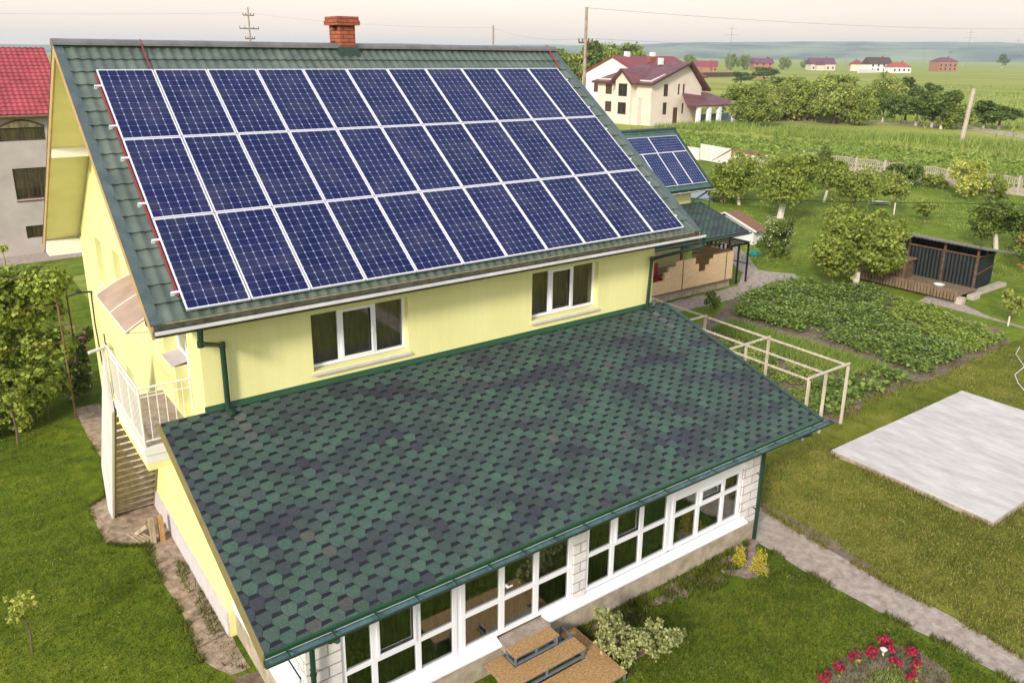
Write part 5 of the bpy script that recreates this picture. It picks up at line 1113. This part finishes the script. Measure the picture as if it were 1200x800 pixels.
# shrub and tree belt in the field: three source trees, then copies
GB = 'trees and shrubs in the field behind the garden'
P1 = tree('field_tree', 'small tree left of the dark copse in the field, with pale trunk', 133.3, 69.8, .5, 4.4, 2.4, m_leafD, 1500, .26, 8, .14, .8, group=GB)
P2 = tree('field_tree', 'widest pale willow in the field right of the beige house', 117.4, 64.2, .05, 7.6, 7.4, m_leafP, 4200, .34, 14, .2, group=GB, multi=3)
P3 = tree('field_tree', 'round topped dark tree at the left end of the dark copse', 128.0, 62.2, .5, 5.5, 3.7, m_leafD, 2200, .27, 10, .14, .7, group=GB)
P4 = tree('field_tree', 'tall mid green tree in the shrub belt next to the widest willow', 117.5, 70.5, .05, 6.9, 6.0, m_leafA, 3600, .32, 13, .2, group=GB, multi=2)
def bel(src, z1s, ws, x, y, z1, w_, rz, lb): return scaled(src, x, y, w_/ws*(1.22 if x < 400 else 1), z1/z1s, rz, lb, GB)
for (src, zs, ws, x, y, z1, w_, rz, lb) in (
  (P1, 4.4, 2.4, 133.1, 67.5, 3.6, 2.6, 2, 'shorter small tree just left of the round topped dark tree'), (P2, 7.6, 7.4, 169.1, 85.9, 7.2, 6.2, 1, 'airy tree behind the round topped dark tree'), (P3, 5.5, 3.7, 174.1, 83.4, 6.9, 4.0, 3, 'dark round tree behind the gap in the copse'),
  (P3, 5.5, 3.7, 127.0, 57.8, 4.9, 4.2, 1, 'dark tree in the left half of the copse, crown touching the ground'), (P3, 5.5, 3.7, 125.7, 55.2, 5.0, 4.4, 4, 'dark tree left of the two white stumps'), (P3, 5.5, 3.7, 125.2, 52.4, 6.0, 4.0, 2, 'tallest dark tree in the centre of the copse'),
  (P1, 4.4, 2.4, 197.1, 89.7, 5.0, 3.0, 3, 'tree top showing behind the tallest dark tree'), (P3, 5.5, 3.7, 123.3, 50.0, 6.3, 4.4, 5, 'dark tree right of the tallest one in the copse'), (P4, 6.9, 6.0, 125.2, 49.2, 4.0, 3.8, 2, 'lighter low tree in front of the right half of the copse'),
  (P3, 5.5, 3.7, 131.6, 47.6, 4.6, 3.7, 3, 'dark low tree right of the leaning pole, left of the pair'), (P3, 5.5, 3.7, 131.8, 45.4, 3.9, 4.4, 1, 'lowest dark tree right of the leaning pole'),
  (P4, 6.9, 6.0, 102.9, 68.8, 4.6, 4.8, 1, 'bushy green tree standing before the blue sheet fence'), (P2, 7.6, 7.4, 114.0, 73.0, 6.2, 5.6, 2, 'pale shrub behind the bushy tree at the blue fence'), (P4, 6.9, 6.0, 113.0, 79.5, 6.4, 5.4, 4, 'green shrub nearest the porch pillars'),
  (P2, 7.6, 7.4, 122.0, 74.5, 6.6, 6.4, 5, 'pale shrub in the rear row of the belt, centre'), (P4, 6.9, 6.0, 118.0, 60.6, 6.3, 3.9, 3, 'narrow green tree at the right end of the shrub belt'), (P4, 6.9, 6.0, 131.0, 73.0, 8.0, 6.5, .5, 'high green tree in the rear of the shrub belt'), (P2, 7.6, 7.4, 128.0, 83.0, 6.5, 8.0, 3.6, 'broad pale shrub at the rear left of the belt'),
  (P2, 7.6, 7.4, 158.9, 108.5, 4.4, 8.6, 1.5, 'wide low shrub far behind the belt, below the crimson roof'), (P4, 6.9, 6.0, 165.0, 103.0, 5.5, 9.0, 2.5, 'wide mid green shrub below the orange hut'), (P2, 7.6, 7.4, 202.8, 132.8, 4.5, 11.0, 4.2, 'low shrub patch right of the thin white post'),
  (P3, 5.5, 3.7, 294.6, 213.2, 6.3, 9.0, 1.1, 'round bush standing before the orange walled house'), (P3, 5.5, 3.7, 242.7, 183.7, 5.2, 6.0, 2.2, 'small dark bush below the crimson roofed house'), (P4, 6.9, 6.0, 150.0, 88.0, 6.0, 7.5, 3.3, 'green shrub at the rear right of the belt'),
  (P4, 6.9, 6.0, 180.0, 120.0, 6.0, 10.0, 5.1, 'dark shrub patch in front of the orange hut, left side'),
  (P4, 6.9, 6.0, 495, 395.2, 12.6, 8.0, 1, 'left one of the twin hazy trees before the hills'), (P4, 6.9, 6.0, 506, 392.6, 12.2, 7.6, 4, 'right one of the twin hazy trees before the hills'), (P4, 6.9, 6.0, 547.7, 387.1, 10.3, 8.0, 2, 'hazy round tree right of the orange walled house'),
  (P3, 5.5, 3.7, 604, 444.7, 10.2, 5.4, 3, 'hazy narrow tree above the orange walled house'), (P4, 6.9, 6.0, 609, 409.6, 8.4, 9.0, 5, 'hazy low tree left of the purple roofed house'), (P3, 5.5, 3.7, 955, 406.7, 16, 11.0, 3, 'lone poplar standing before the hills at right'), (P4, 6.9, 6.0, 515, 454.3, 11.6, 9.5, 2.4, 'hazy tree behind the maroon roof')):
    bel(src, zs, ws, x, y, z1, w_, rz, lb)
for (x, y, z1, w_, rz, src, zs, ws, lb) in ((118.9, 135.6, 12.6, 3.4, 1, P3, 5.5, 3.7, 'dark pointed tree at the left end of the group by the power pole'), (117.1, 129.1, 11.9, 6.0, 2, P4, 6.9, 6.0, 'mid green tree left of the tall power pole'), (120.5, 129.5, 12.4, 5.5, 5, P3, 5.5, 3.7, 'dark tree directly behind the tall power pole'),
      (126.3, 132.0, 14.6, 5.4, 3, P3, 5.5, 3.7, 'tallest dark tree right of the tall power pole'), (128.5, 131.0, 13.0, 4.5, 4, P4, 6.9, 6.0, 'tree at the right end of the group by the power pole'), (199.8, 200.3, 15.4, 11.5, 1, P4, 6.9, 6.0, 'broad tree rising behind the red roof of the white gabled house'), (192, 205, 12.0, 9, 2, P2, 7.6, 7.4, 'paler tree left of the broad one behind the red roof')):
    scaled(src, x, y, w_/ws*1.5, z1/zs, rz, lb, 'trees beyond the white gabled house')
for i, (x, y, h_) in enumerate(((150, 520, 17), (205, 505, 15), (228, 500, 15.5))): scaled(P4, x, y, 1.2, h_/6.9, i, ['tree tip just left of the chimney beyond the ridge', 'faint tree tip right of the chimney beyond the ridge', 'tree tip beyond the middle of the ridge'][i], 'tree tips beyond the ridge')
# ---------------------------------------------------------------- left side: vine on wires, roses, saplings
t = empty('grape_vine', (-2.2, 13.6, 0), 0, 'lush green grape vine climbing a wire trellis left of the house', 'vine')
c = MB(); VB = []
for i in range(34):
    x = -.72 - 2.9*(i % 9)/8 + rnd.uniform(-.15, .15); z = 1.3 + 2.9*(i//9)/3 + rnd.uniform(-.2, .2); VB.append((x, 13.1+rnd.uniform(-.25, .5), z + (.15 if x < -1.5 else -.1), rnd.uniform(.38, .62)))
VB += [(-1.5, 15.4, 3.6, .7), (-2.4, 15.9, 3.6, .8), (-3.2, 15.2, 3.5, .8), (-1.0, 12.95, 1.5, .35), (-.8, 13.1, 3.6, .35), (-2.2, 12.6, .7, .45), (-3.0, 12.7, .8, .5), (-1.1, 13.0, .9, .4), (-1.6, 12.9, .6, .42), (-1.3, 13.3, .4, .35), (-1.9, 12.7, .35, .38), (-2.6, 12.6, .35, .4)]
crown(c, VB, 33000, .115, 1.05, .6)
c.build('foliage', m_leafV, t)
b = MB()
for k in range(7): x = -2.9+k*.3; b.tube([(x, 13.0, 0), (x+.1, 13.2, 1.2), (x+rnd.uniform(-.3, .3), 13.4, 2.8)], [.03, .022, .012], 6)
b.build('stem', m_bark, t)
t = empty('trellis', (-.43, 12.64, 0), 0, 'rusty steel trellis frame carrying the grape vine, corner post near the house', 'trellis')
for (x, y, zz) in ((-.43, 12.64, 4.45), (-4.0, 12.7, 4.4), (.05, 14.6, 3.4)): b = MB(); b.tube([(x, y, 0), (x-.02, y, zz)], .024, 8); b.build('post', m_rust, t)
b = MB(); b.tube([(-.45, 12.64, 4.45), (.05, 14.6, 3.4)], .022, 6)
for z in (4.40, 3.5, 2.4, 1.3): b.tube([(-.45, 12.64, z), (-4.0, 12.7, z)], .008, 5)
b.build('wire', m_rust, t)
def rose(x, y, h_, lb, m_, n=26):
    t = tree('rose_bush', lb, x, y, .02, h_, 1.1, m_leafD, 900, .085, 6, .025, cat='bush'); c = MB()
    for i in range(n):
        v = rdir(.3); p_ = Vector((x+v.x*.5, y+v.y*.5, h_*.55+v.z*h_*.45))
        for k in range(8): leaf(c, p_ + rdir()*.035, .065, rdir(), 1.0)
    c.build('blossom', m_, t)
rose(.05, 15.7, 2.3, 'rose bush full of pink flowers between the trellis and the house wall', m_flP, 30); rose(-.15, 13.9, 1.2, 'small rose bush with cream flowers at the trellis foot', m_flW, 7)
tree('sapling', 'leafy young apple sapling growing in front of the vine at the left edge', -2.0, 11.7, .45, 2.1, .9, m_leafA, 800, .09, 6, .03)
tree('thin_sapling', 'thin bare stemmed sapling with yellow green top alone on the left lawn', -2.72, 2.34, .80, 1.22, .62, m_leafY, 210, .06, 6, .016, off=(-.1, 0))
tree('thin_sapling', 'spindly sapling beside the neighbour pavement at the left edge', -.4, 32.3, .9, 1.6, .5, m_leafY, 120, .09, 4, .015)
# ---------------------------------------------------------------- front garden shrubs
t = empty('variegated_shrub', (5.9, -4.1, 0), 0, 'pale variegated shrub with cream edged leaves right of the wooden steps', 'shrub')
bl = [(5.62, -3.85, .75, .22), (5.5, -3.7, 1.0, .16), (5.75, -4.0, .5, .30), (5.95, -4.2, .45, .28), (6.2, -4.35, .4, .24), (6.42, -4.45, .45, .2), (6.6, -4.35, .55, .17), (6.75, -4.5, .42, .14), (5.6, -4.2, .35, .22), (5.4, -3.95, .62, .18), (5.8, -3.75, .72, .16), (6.35, -4.2, .68, .13)]
c = MB(); crown(c, bl, 3600, .05, 1.3, .3); c.build('foliage', m_leafG, t)
b = MB()
for (x, y, z, r) in bl: b.tube([(5.85, -4.1, 0), ((5.85+x)/2, (y-4.1)/2, z*.6), (x, y, z)], [.014, .01, .005], 5)
b.build('stem', m_bark, t)
for (x, y, h_, w_, lb) in ((9.82, -3.38, .46, .42, 'smaller golden dwarf conifer, left of the pair by the downpipe'), (9.9, -3.80, .62, .40, 'taller golden dwarf conifer, right of the pair by the downpipe')):
    t = empty('dwarf_conifer', (x, y, 0), 0, lb, 'conifer'); c = MB()
    for i in range(16):
        a = rnd.uniform(0, 6.28); r = rnd.uniform(0, w_*.35); px, py = x+math.cos(a)*r, y+math.sin(a)*r; hh = h_*rnd.uniform(.6, 1)*(1-r)
        for k in range(60):
            z = hh*rnd.random(); q = .05*(1.1-z/hh); leaf(c, (px+rnd.gauss(0, q), py+rnd.gauss(0, q), z+.02), .022, rdir(), 1.8)
    c.build('foliage', m_leafGold, t); b = MB(); b.tube([(x, y, 0), (x, y, h_*.5)], .02, 6); b.build('trunk', m_bark, t)
tree('blue_spruce', 'tiny dark blue green spruce beside the terrace path', 23.1, 8.9, .03, .85, .75, m_leafD, 700, .06, 6, .02, cat='spruce')
fl = [(8.3, -6.42), (8.71, -6.42), (9.17, -6.46), (9.54, -6.56), (9.9, -6.72), (10.15, -6.98), (9.66, -6.95), (9.88, -7.2), (9.5, -7.32), (10.0, -6.52+.0)]
lbs = ['leftmost red leaved flower in the round bed', 'second red flower from the left in the round bed', 'third red flower from the left along the bed edge', 'red flower left of the white garden light', 'red flower right of the white garden light', 'red flower at the right rim of the bed', 'red flower in the bed centre below the garden light', 'red flower between the centre and the right rim', 'lowest red flower of the round bed', 'topmost red flower touching the white garden light']
for (x, y), lb in zip(fl, lbs):
    t = empty('red_flower', (x, y, 0), 0, lb, 'flower', 'red flowers in the round bed'); c = MB(); crown(c, [(x, y, .12, .10), (x+.05, y, .15, .07), (x-.06, y+.03, .13, .07)], 190, .035, 1.2); c.build('petal', m_leafR, t)
    c = MB(); crown(c, [(x, y, .05, .10)], 50, .04, 1.4); c.build('leaves', m_leafB, t)
c = MB(); c.tube([(9.75, -6.66, 0), (9.75, -6.66, .12)], .02, 8); c.tube([(9.75, -6.66, .10), (9.75, -6.66, .15), (9.75, -6.66, .17)], [.04, .065, .03], 10); c.stand('garden_light', m_whiteglint, 'small white solar garden light among the red flowers', 'garden light')
tree('sapling', 'pale green seedling at the bottom edge left of the flower bed', 6.9, -6.5, .02, .35, .5, m_leafY, 130, .05, 4, .01)
# ---------------------------------------------------------------- beds: plants nobody could count
def inpoly(x, y, P_):
    ins = False; n = len(P_)
    for i in range(n):
        x1, y1 = P_[i]; x2, y2 = P_[(i+1) % n]
        if (y1 > y) != (y2 > y) and x < (x2-x1)*(y-y1)/(y2-y1)+x1: ins = not ins
    return ins
def bed(name, P_, n, s, h_, m_, label, row=None, gap=.0, flowers=0, cat='plants'):
    c = MB(); xs = [q[0] for q in P_]; ys = [q[1] for q in P_]; cnt = 0
    while cnt < n:
        x = rnd.uniform(min(xs), max(xs)); y = rnd.uniform(min(ys), max(ys))
        if row:
            k = round(x/row); x = k*row + rnd.gauss(0, row*.17)
        if not inpoly(x, y, P_): continue
        d = noise.noise(Vector((x*.8, y*.8, 3)))
        if d < -.25+gap and rnd.random() < .85: continue
        hh = h_*(.55+.6*max(0, .5+d))*rnd.uniform(.5, 1.1)
        for j in range(6):
            leaf(c, (x+rnd.gauss(0, s*.9), y+rnd.gauss(0, s*.9), max(.03, hh*rnd.uniform(.45, 1))), s*rnd.uniform(.6, 1.3), Vector((rnd.gauss(0, .55), rnd.gauss(0, .55), 1)), 1.35); cnt += 1
    c.mi = 1
    for i in range(flowers):
        x = rnd.uniform(min(xs), max(xs)); y = rnd.uniform(min(ys), max(ys))
        if inpoly(x, y, P_):
            for k in range(3): leaf(c, (x+rnd.gauss(0, .03), y+rnd.gauss(0, .03), h_*1.12), .045, (0, 0, 1), 1)
    o = c.build(name, [m_, m_flW]); return tag(o, label, cat, kind='stuff')
PB = [(24.3, .1), (24.6, 4.6), (24.2, 7.9), (28.8, 9.7), (30.9, 8.8), (31.3, 5.3), (31.0, 3.6), (29.5, .6), (26.6, .0)]
bed('potato_plants', [(23.6, -.1), (23.9, 4.6), (23.3, 7.8), (25.4, 9.0), (28.9, 9.8), (30.6, 8.9), (31.3, 5.6), (28.2, 4.2), (27.0, 1.2), (26.4, -.1)], 30000, .10, .52, m_leafB, 'dense dark green potato plants with tiny white flowers', .72, 0, 160)
bed('bean_plants', [(26.6, -.1), (27.3, 1.2), (28.5, 4.0), (31.2, 5.2), (31.0, 3.2), (29.8, .5), (29.6, -.1)], 9000, .085, .36, m_leafL, 'lighter green bean rows right of the potatoes', .5, .06)
bed('lettuce_rows', [(12.4, .0), (12.4, 7.5), (21.0, 7.4), (20.9, 1.6), (19.2, .9), (17.4, -.2)], 27000, .075, .22, m_leafL, 'bright green salad rows under the timber frame', .4, .04)
bed('squash_plants', [(18.0, -.3), (18.2, .6), (19.4, 1.4), (21.0, 1.2), (22.6, 1.0), (23.0, -.1), (20.0, .0)], 1500, .14, .34, m_leafB, 'large leaved squash plants outside the timber frame', .8, .12)
def blades(name, P_, n, h_, m_, label, s=.02, dens=None, kind='stuff', fall=None):
    c = MB(); xs = [q[0] for q in P_]; ys = [q[1] for q in P_]; cnt = 0; tries = 0
    while cnt < n and tries < n*6:
        tries += 1
        x = rnd.uniform(min(xs), max(xs)); y = rnd.uniform(min(ys), max(ys))
        if not inpoly(x, y, P_): continue
        if fall:
            d = math.hypot(x+2.94, y+12.5)
            if rnd.random() > min(1, (fall/d)**2): continue
        if dens and noise.noise(Vector((x*dens, y*dens, 2))) < -.05 and rnd.random() < .8: continue
        hh = h_*rnd.uniform(.5, 1.3); a = rnd.uniform(0, 6.283); dx, dy = math.cos(a)*s, math.sin(a)*s; lx, ly = rnd.gauss(0, hh*.45), rnd.gauss(0, hh*.45); b_ = len(c.v)
        c.v += [(x-dx, y-dy, 0), (x+dx, y+dy, 0), (x+lx, y+ly, hh)]; c.f.append((b_, b_+1, b_+2)); c.m.append(0); cnt += 1
    return tag(c.build(name, m_), label, 'grass', kind=kind)
blades('onion_rows', [(21.1, 1.2), (21.2, 7.3), (22.8, 7.4), (23.2, .9)], 9000, .28, m_bladeT, 'grassy green onion rows between frame and potatoes', .014)
blades('lawn_grass', [(-9, -9), (-9, 26), (-1.3, 26), (-.75, 12), (-1.15, 7), (-1.1, 5), (-.35, 4.4), (-.38, .3), (.0, -.4), (.0, -9)], 85000, .06, m_blade, 'short green lawn blades left of the house', .012, fall=17)
blades('front_lawn_grass', [(.3, -3.4), (.3, -9.5), (10.8, -9.5), (10.75, -3.9), (8.9, -3.9), (8.2, -3.6), (7.0, -3.5), (5.6, -3.7), (3.2, -3.2)], 80000, .055, m_blade, 'short green lawn blades in front of the veranda', .011)
blades('dry_lawn_grass', [(12.1, -1), (12.0, -12), (30, -12), (31, -.6), (23.4, -.7), (23.2, -1.5), (23.1, -6), (15.7, -6), (15.8, -1.4), (18, -.7)], 80000, .06, m_bladeR, 'short yellowish lawn blades round the concrete slab', .014, fall=17)
blades('edge_grass', [(.0, 4.2), (.0, .0), (.3, -.4), (.3, 3.2)], 700, .10, m_blade, 'weeds growing along the white plinth', .012, dens=1.1)
blades('veranda_weeds', [(5.0, -2.9), (10.7, -2.9), (10.2, -3.3), (9.0, -3.7), (7.6, -3.5), (5.2, -3.5)], 5200, .10, m_blade, 'weeds along the veranda plinth', .014, dens=2.2)
blades('bed_weeds', [(8.4, -7.0), (9.2, -6.75), (9.6, -7.0), (9.5, -8.0), (8.3, -8.2)], 1800, .09, m_bladeT, 'bright ground cover inside the round flower bed', .012)
blades('tall_grass', [(93, -5), (94, 44), (86, 74), (100, 75), (104, 56), (110, 40), (110, 10)], 15000, .75, m_bladeT, 'tall rough grass strip beyond the crop field', .07, dens=.12)
blades('meadow_tufts', [(112, 5), (112, 30), (126, 60), (115, 68), (135, 90), (330, 190), (330, 60)], 12000, .8, m_bladeT, 'tufts of tall grass in the wide meadow', .12, dens=.03, fall=150)
blades('garden_tufts', [(30, 12), (36, 9.5), (41, 2), (46, -6), (66, -6), (66, 34), (52, 36), (36, 20)], 16000, .14, m_bladeT, 'soft grass of the orchard', .03, dens=.22)
bed('crop_rows', [(69, -5), (91.5, -5), (92.5, 44), (80, 73), (70, 60)], 16000, .26, .42, m_leafL, 'bright green crop rows beyond the fence', 1.0, -.1)
c = MB(); crown(c, [(118, 70.5, -.4, 3.4), (121, 69, -.6, 3.2), (115.5, 72, -.6, 2.6)], 1800, .3, 1.6); tag(c.build('rough_mound', m_leafY), 'overgrown grass mound before the short blue fence', 'mound', kind='stuff')

# grass creeping over the edges of the slab, the path and the apron; weeds and clover in the lawns
def strip(name, line, n, h_, m_, label, wid=.07, s=.012):
    c = MB()
    for i in range(n):
        k = rnd.randrange(len(line)-1); a = Vector((*line[k], 0)); b = Vector((*line[k+1], 0)); q = a.lerp(b, rnd.random()); d = (b-a).normalized(); nn = Vector((-d.y, d.x, 0))
        if noise.noise(q*1.7) < -.12: continue
        q += nn*rnd.gauss(0, wid); hh = h_*rnd.uniform(.4, 1.4); an = rnd.uniform(0, 6.28); dx, dy = math.cos(an)*s, math.sin(an)*s; b_ = len(c.v)
        c.v += [(q.x-dx, q.y-dy, 0), (q.x+dx, q.y+dy, 0), (q.x+rnd.gauss(0, hh*.6), q.y+rnd.gauss(0, hh*.6), hh)]; c.f.append((b_, b_+1, b_+2)); c.m.append(0)
    return tag(c.build(name, m_), label, 'grass', kind='stuff')
strip('slab_edge_grass', [(23.0, -1.55), (15.82, -1.52), (15.72, -5.9), (23, -5.95)], 3500, .13, m_bladeR, 'grass creeping over the edges of the concrete slab', .06)
strip('path_edge_grass', [(12.08, -2.2), (11.93, -3.2), (11.86, -4.5), (11.79, -5.7), (11.86, -6.9), (11.77, -8.2), (11.75, -10)], 3600, .10, m_bladeR, 'ragged grass along the outer edge of the garden path', .05)
strip('path_edge_grass', [(10.8, -2.9), (10.75, -4.68), (10.84, -6.3), (10.98, -7.37), (11.0, -10)], 2600, .09, m_blade, 'ragged grass along the inner edge of the garden path', .04)
strip('apron_edge_grass', [(-.36, 10.9), (-.30, 9.5), (-.36, 8.4), (-.6, 7.4), (-1.02, 7.1), (-.99, 5.3), (-.62, 4.86), (-.22, 4.62), (-.27, 4.3), (-.31, 3.2), (-.27, 2.1), (-.27, 1.45), (-.33, .5), (-.2, .05)], 4200, .07, m_blade, 'ragged grass along the dirt apron', .035)
c = MB()
for i in range(420):
    while True:
        x, y = rnd.uniform(-7, 31), rnd.uniform(-9.5, 24)
        if inpoly(x, y, [(-7, -9), (-7, 24), (-1.3, 24), (-1.3, 4), (-.5, 0), (0, -9)]) or inpoly(x, y, [(.4, -4.4), (.4, -9.5), (10.7, -9.5), (10.6, -4.0)]) or inpoly(x, y, [(12.3, -1), (12.3, -12), (30, -12), (31, -.6), (23.4, -.8), (23.3, -6.1), (15.5, -6.1), (15.6, -1)]): break
    r = rnd.uniform(.03, .09)
    for k in range(int(10*r/.04)): leaf(c, (x+rnd.gauss(0, r), y+rnd.gauss(0, r), rnd.uniform(.012, .05)), rnd.uniform(.02, .045), Vector((rnd.gauss(0, .3), rnd.gauss(0, .3), 1)), 1.0)
tag(c.build('clover_and_weeds', m_leafL), 'small clover and weed clumps in the lawns', 'weeds', kind='stuff')
strip('frame_weeds', [(18.2, -.35), (20, -.2), (23.5, -.45), (29.4, -.35)], 2500, .12, m_bladeR, 'ragged grass along the vegetable bed', .16)
# ================================================================ SMALL THINGS
# timber frame over the salad bed
t = empty('timber_frame', (17, 2.5, 0), 0, 'long pale timber frame on posts over the salad bed beside the lean-to roof', 'frame')
Z = 1.85; YY = (-.62, 2.15, 4.75, 7.2)
for x in (17.85, 16.75, 15.95):
    b = MB(); b.beam((x, -.62, Z), (x+.05, 7.3, Z+.02), .045, .05); b.build('rail', m_pale, t)
for i, y in enumerate(YY): b = MB(); b.beam((15.9, y, Z+.055), (17.9, y, Z+.055), .055, .05); b.build('crossbar', m_pale, t)
for x in (17.85, 16.75, 15.95):
    for y in YY: b = MB(); b.box(x-.033, x+.033, y-.033, y+.033, 0, Z-.03); b.build('post', m_pale, t)
# wooden steps
t = empty('wooden_steps', (4.3, -3.5, 0), 0, 'three tier chipboard steps on a grey steel frame before the veranda door', 'steps')
def tier(x0, x1, y0, y1, z, sup):
    b = MB(); b.box(x0, x1, y0, y1, z-.022, z); b.build('tread_board', m_osb, t)
    b = MB(); zb = z-.023; zz = max(.0, z-.20)
    for (a, c_) in (((x0+.02, y0+.03), (x1-.02, y0+.03)), ((x0+.02, y1-.03), (x1-.02, y1-.03)), ((x0+.02, y0+.06), (x0+.02, y1-.06)), ((x1-.02, y0+.06), (x1-.02, y1-.06))):
        b.beam((*a, zb-.02), (*c_, zb-.02), .035, .035)
        if z > .25: b.beam((*a, zz+.02), (*c_, zz+.02), .035, .035)
    n = 3
    for k in range(n):
        x = x0+.03 + (x1-x0-.06)*k/(n-1)
        for y in (y0+.032, y1-.032): b.box(x-.016, x+.016, y-.016, y+.016, 0 if k != 1 or z < .3 else zz, zb-.0385)
    b.build('steel_frame', m_steel, t)
tier(3.86, 4.82, -3.38, -3.08, .62, 0); tier(3.45, 5.16, -3.72, -3.385, .42, 0); tier(3.2, 5.52, -4.4, -3.725, .20, 0)
b = MB(); b.box(3.46, 3.85, -3.38, -3.02, .398, .42); b.box(5.17, 5.52, -3.72, -2.98, .178, .20); b.each('side_board', m_osb, t)
b = MB(); b.beam((4.84, -3.36, .40), (5.15, -3.36, .40), .03); b.beam((5.15, -3.36, .40), (5.15, -3.02, .40), .03); b.beam((4.84, -3.04, .40), (5.15, -3.04, .40), .03)
for q in ((5.15, -3.03), (5.15, -3.35)): b.box(q[0]-.015, q[0]+.015, q[1]-.015, q[1]+.015, 0, .38)
b.build('bracket', m_steel, t)
# firewood and boards by the plinth
b = MB(); b.box(-.17, -.07, 4.60, 4.72, 0, .62); b.stand('log', m_wood, 'upright pale split log standing by the plinth, left of the orange one', 'log')
b = MB(); b.box(.02, .12, 4.62, 4.76, 0, .60); b.stand('log', m_osb, 'upright orange brown timber offcut standing by the plinth', 'log')
b = MB(); b.beam((-.36, 5.2, .05), (-.16, 4.95, .32), .08); b.stand('plank', m_wood, 'short plank leaning against the upright split log', 'plank')
b = MB()
for k in range(4): b.beam((-.52+k*.07, 5.35-k*.02, .03+.01*k), (-.34+k*.07, 4.75, .03+.012*k), .04, .03)
b.stand('scrap_wood', m_wood, 'small pile of scrap slats on the dirt below the stair', 'scrap wood')
# outdoor bits
b = MB(); b.tube([(33.0+.28*math.cos(k*math.pi/6), 14.3+.28*math.sin(k*math.pi/6), .08) for k in range(13)], .06, 6, cap=False); b.tube([(33.0+.2*math.cos(k*math.pi/6), 14.3+.2*math.sin(k*math.pi/6), .16) for k in range(13)], .05, 6, cap=False)
b.stand('hose_coil', mat('teal_hose', (.01, .22, .26), .4, .1, 5), 'coiled teal garden hose lying on the grass left of the flowering bush', 'hose')
b = MB(); pts = []
for k in range(9):
    a = k/8; b_w = .35*math.sin(math.pi*(.08+.84*a)); pts.append((52.9+1.15*a, 19.6-1.1*a, b_w))
for i in range(8):
    (x1, y1, w1), (x2, y2, w2) = pts[i], pts[i+1]
    for s_ in (-1, 1): b.quad((x1+s_*w1*.7, y1+s_*w1*.7, .24), (x2+s_*w2*.7, y2+s_*w2*.7, .24), (x2, y2, .02), (x1, y1, .02)); b.quad((x1+s_*w1*.66, y1+s_*w1*.66, .24), (x1, y1, .05), (x2, y2, .05), (x2+s_*w2*.66, y2+s_*w2*.66, .24))
b.stand('garden_boat', m_white, 'small white boat shaped trough on the orchard grass', 'trough')
b = MB(); n = 8
vs = [(51.4+.4*math.cos(k*.785)*(1 if j else 1.05), 21.3+.3*math.sin(k*.785), [0, .22, .34][j]) for j in range(3) for k in range(8)]
vs = [(51.4+.42*f_*math.cos(k*.785+.2), 21.3+.32*f_*math.sin(k*.785+.2), z_) for f_, z_ in ((1, 0), (.95, .2), (.55, .24)) for k in range(8)]
b.add(vs, [(j*8+k, j*8+(k+1) % 8, (j+1)*8+(k+1) % 8, (j+1)*8+k) for j in range(2) for k in range(8)] + [tuple(16+k for k in range(8))]); b.stand('stone', m_slabside, 'pale boulder on the orchard grass beside the white trunk', 'stone')
b = MB(); b.tube([(29.3, -.75, .03), (28.4, -1.0, .03), (27.3, -1.75, .03), (26.2, -1.9, .03), (25.5, -2.3, .03), (25.0, -2.7, .03)], .018, 6); b.stand('hose', m_whiteglint, 'thin pale hose curving over the dry lawn at right', 'hose')
b = MB()
for (x, y) in ((23.68, 9.54),): b.tube([(x, y, 0), (x, y, .22)], .015, 6); b.tube([(x, y, .2), (x, y, .24), (x, y, .28)], [.03, .06, .02], 8)
b.stand('garden_light', m_whiteglint, 'small white garden light at the edge of the terrace path', 'garden light')
b = MB(); b.box(44.2, 47.5, 27.0, 29.6, 0, .45); b.mi = 1; b.box(44.3, 47.4, 27.1, 29.5, .451, .46)
b.stand('covered_pool', [mat('pool_side', (.25, .30, .38), .6, .1, 2), mat('pool_cover', (.30, .36, .44), .4, .15, 1)], 'low grey blue covered pool behind the annex gutter', 'pool')
# ================================================================ AIR
h = MB(); h.box(-2400, 3800, -350, 4100, -1, 66)
hz = h.build('haze', None) if False else None
me = bpy.data.meshes.new('haze'); me.from_pydata(h.v, [], h.f); hm = bpy.data.materials.new('haze_air'); hm.use_nodes = True; t = hm.node_tree; t.nodes.remove(t.nodes['Principled BSDF'])
v = t.nodes.new('ShaderNodeVolumePrincipled'); v.inputs['Color'].default_value = (.64, .77, 1.0, 1); v.inputs['Density'].default_value = .00021; v.inputs['Anisotropy'].default_value = .2
t.links.new(v.outputs[0], t.nodes['Material Output'].inputs['Volume']); me.materials.append(hm)
ho = bpy.data.objects.new('haze', me); col.objects.link(ho); tag(ho, kind='stuff')
S.cycles.volume_bounces = 1; S.cycles.max_bounces = 8; S.cycles.transparent_max_bounces = 12
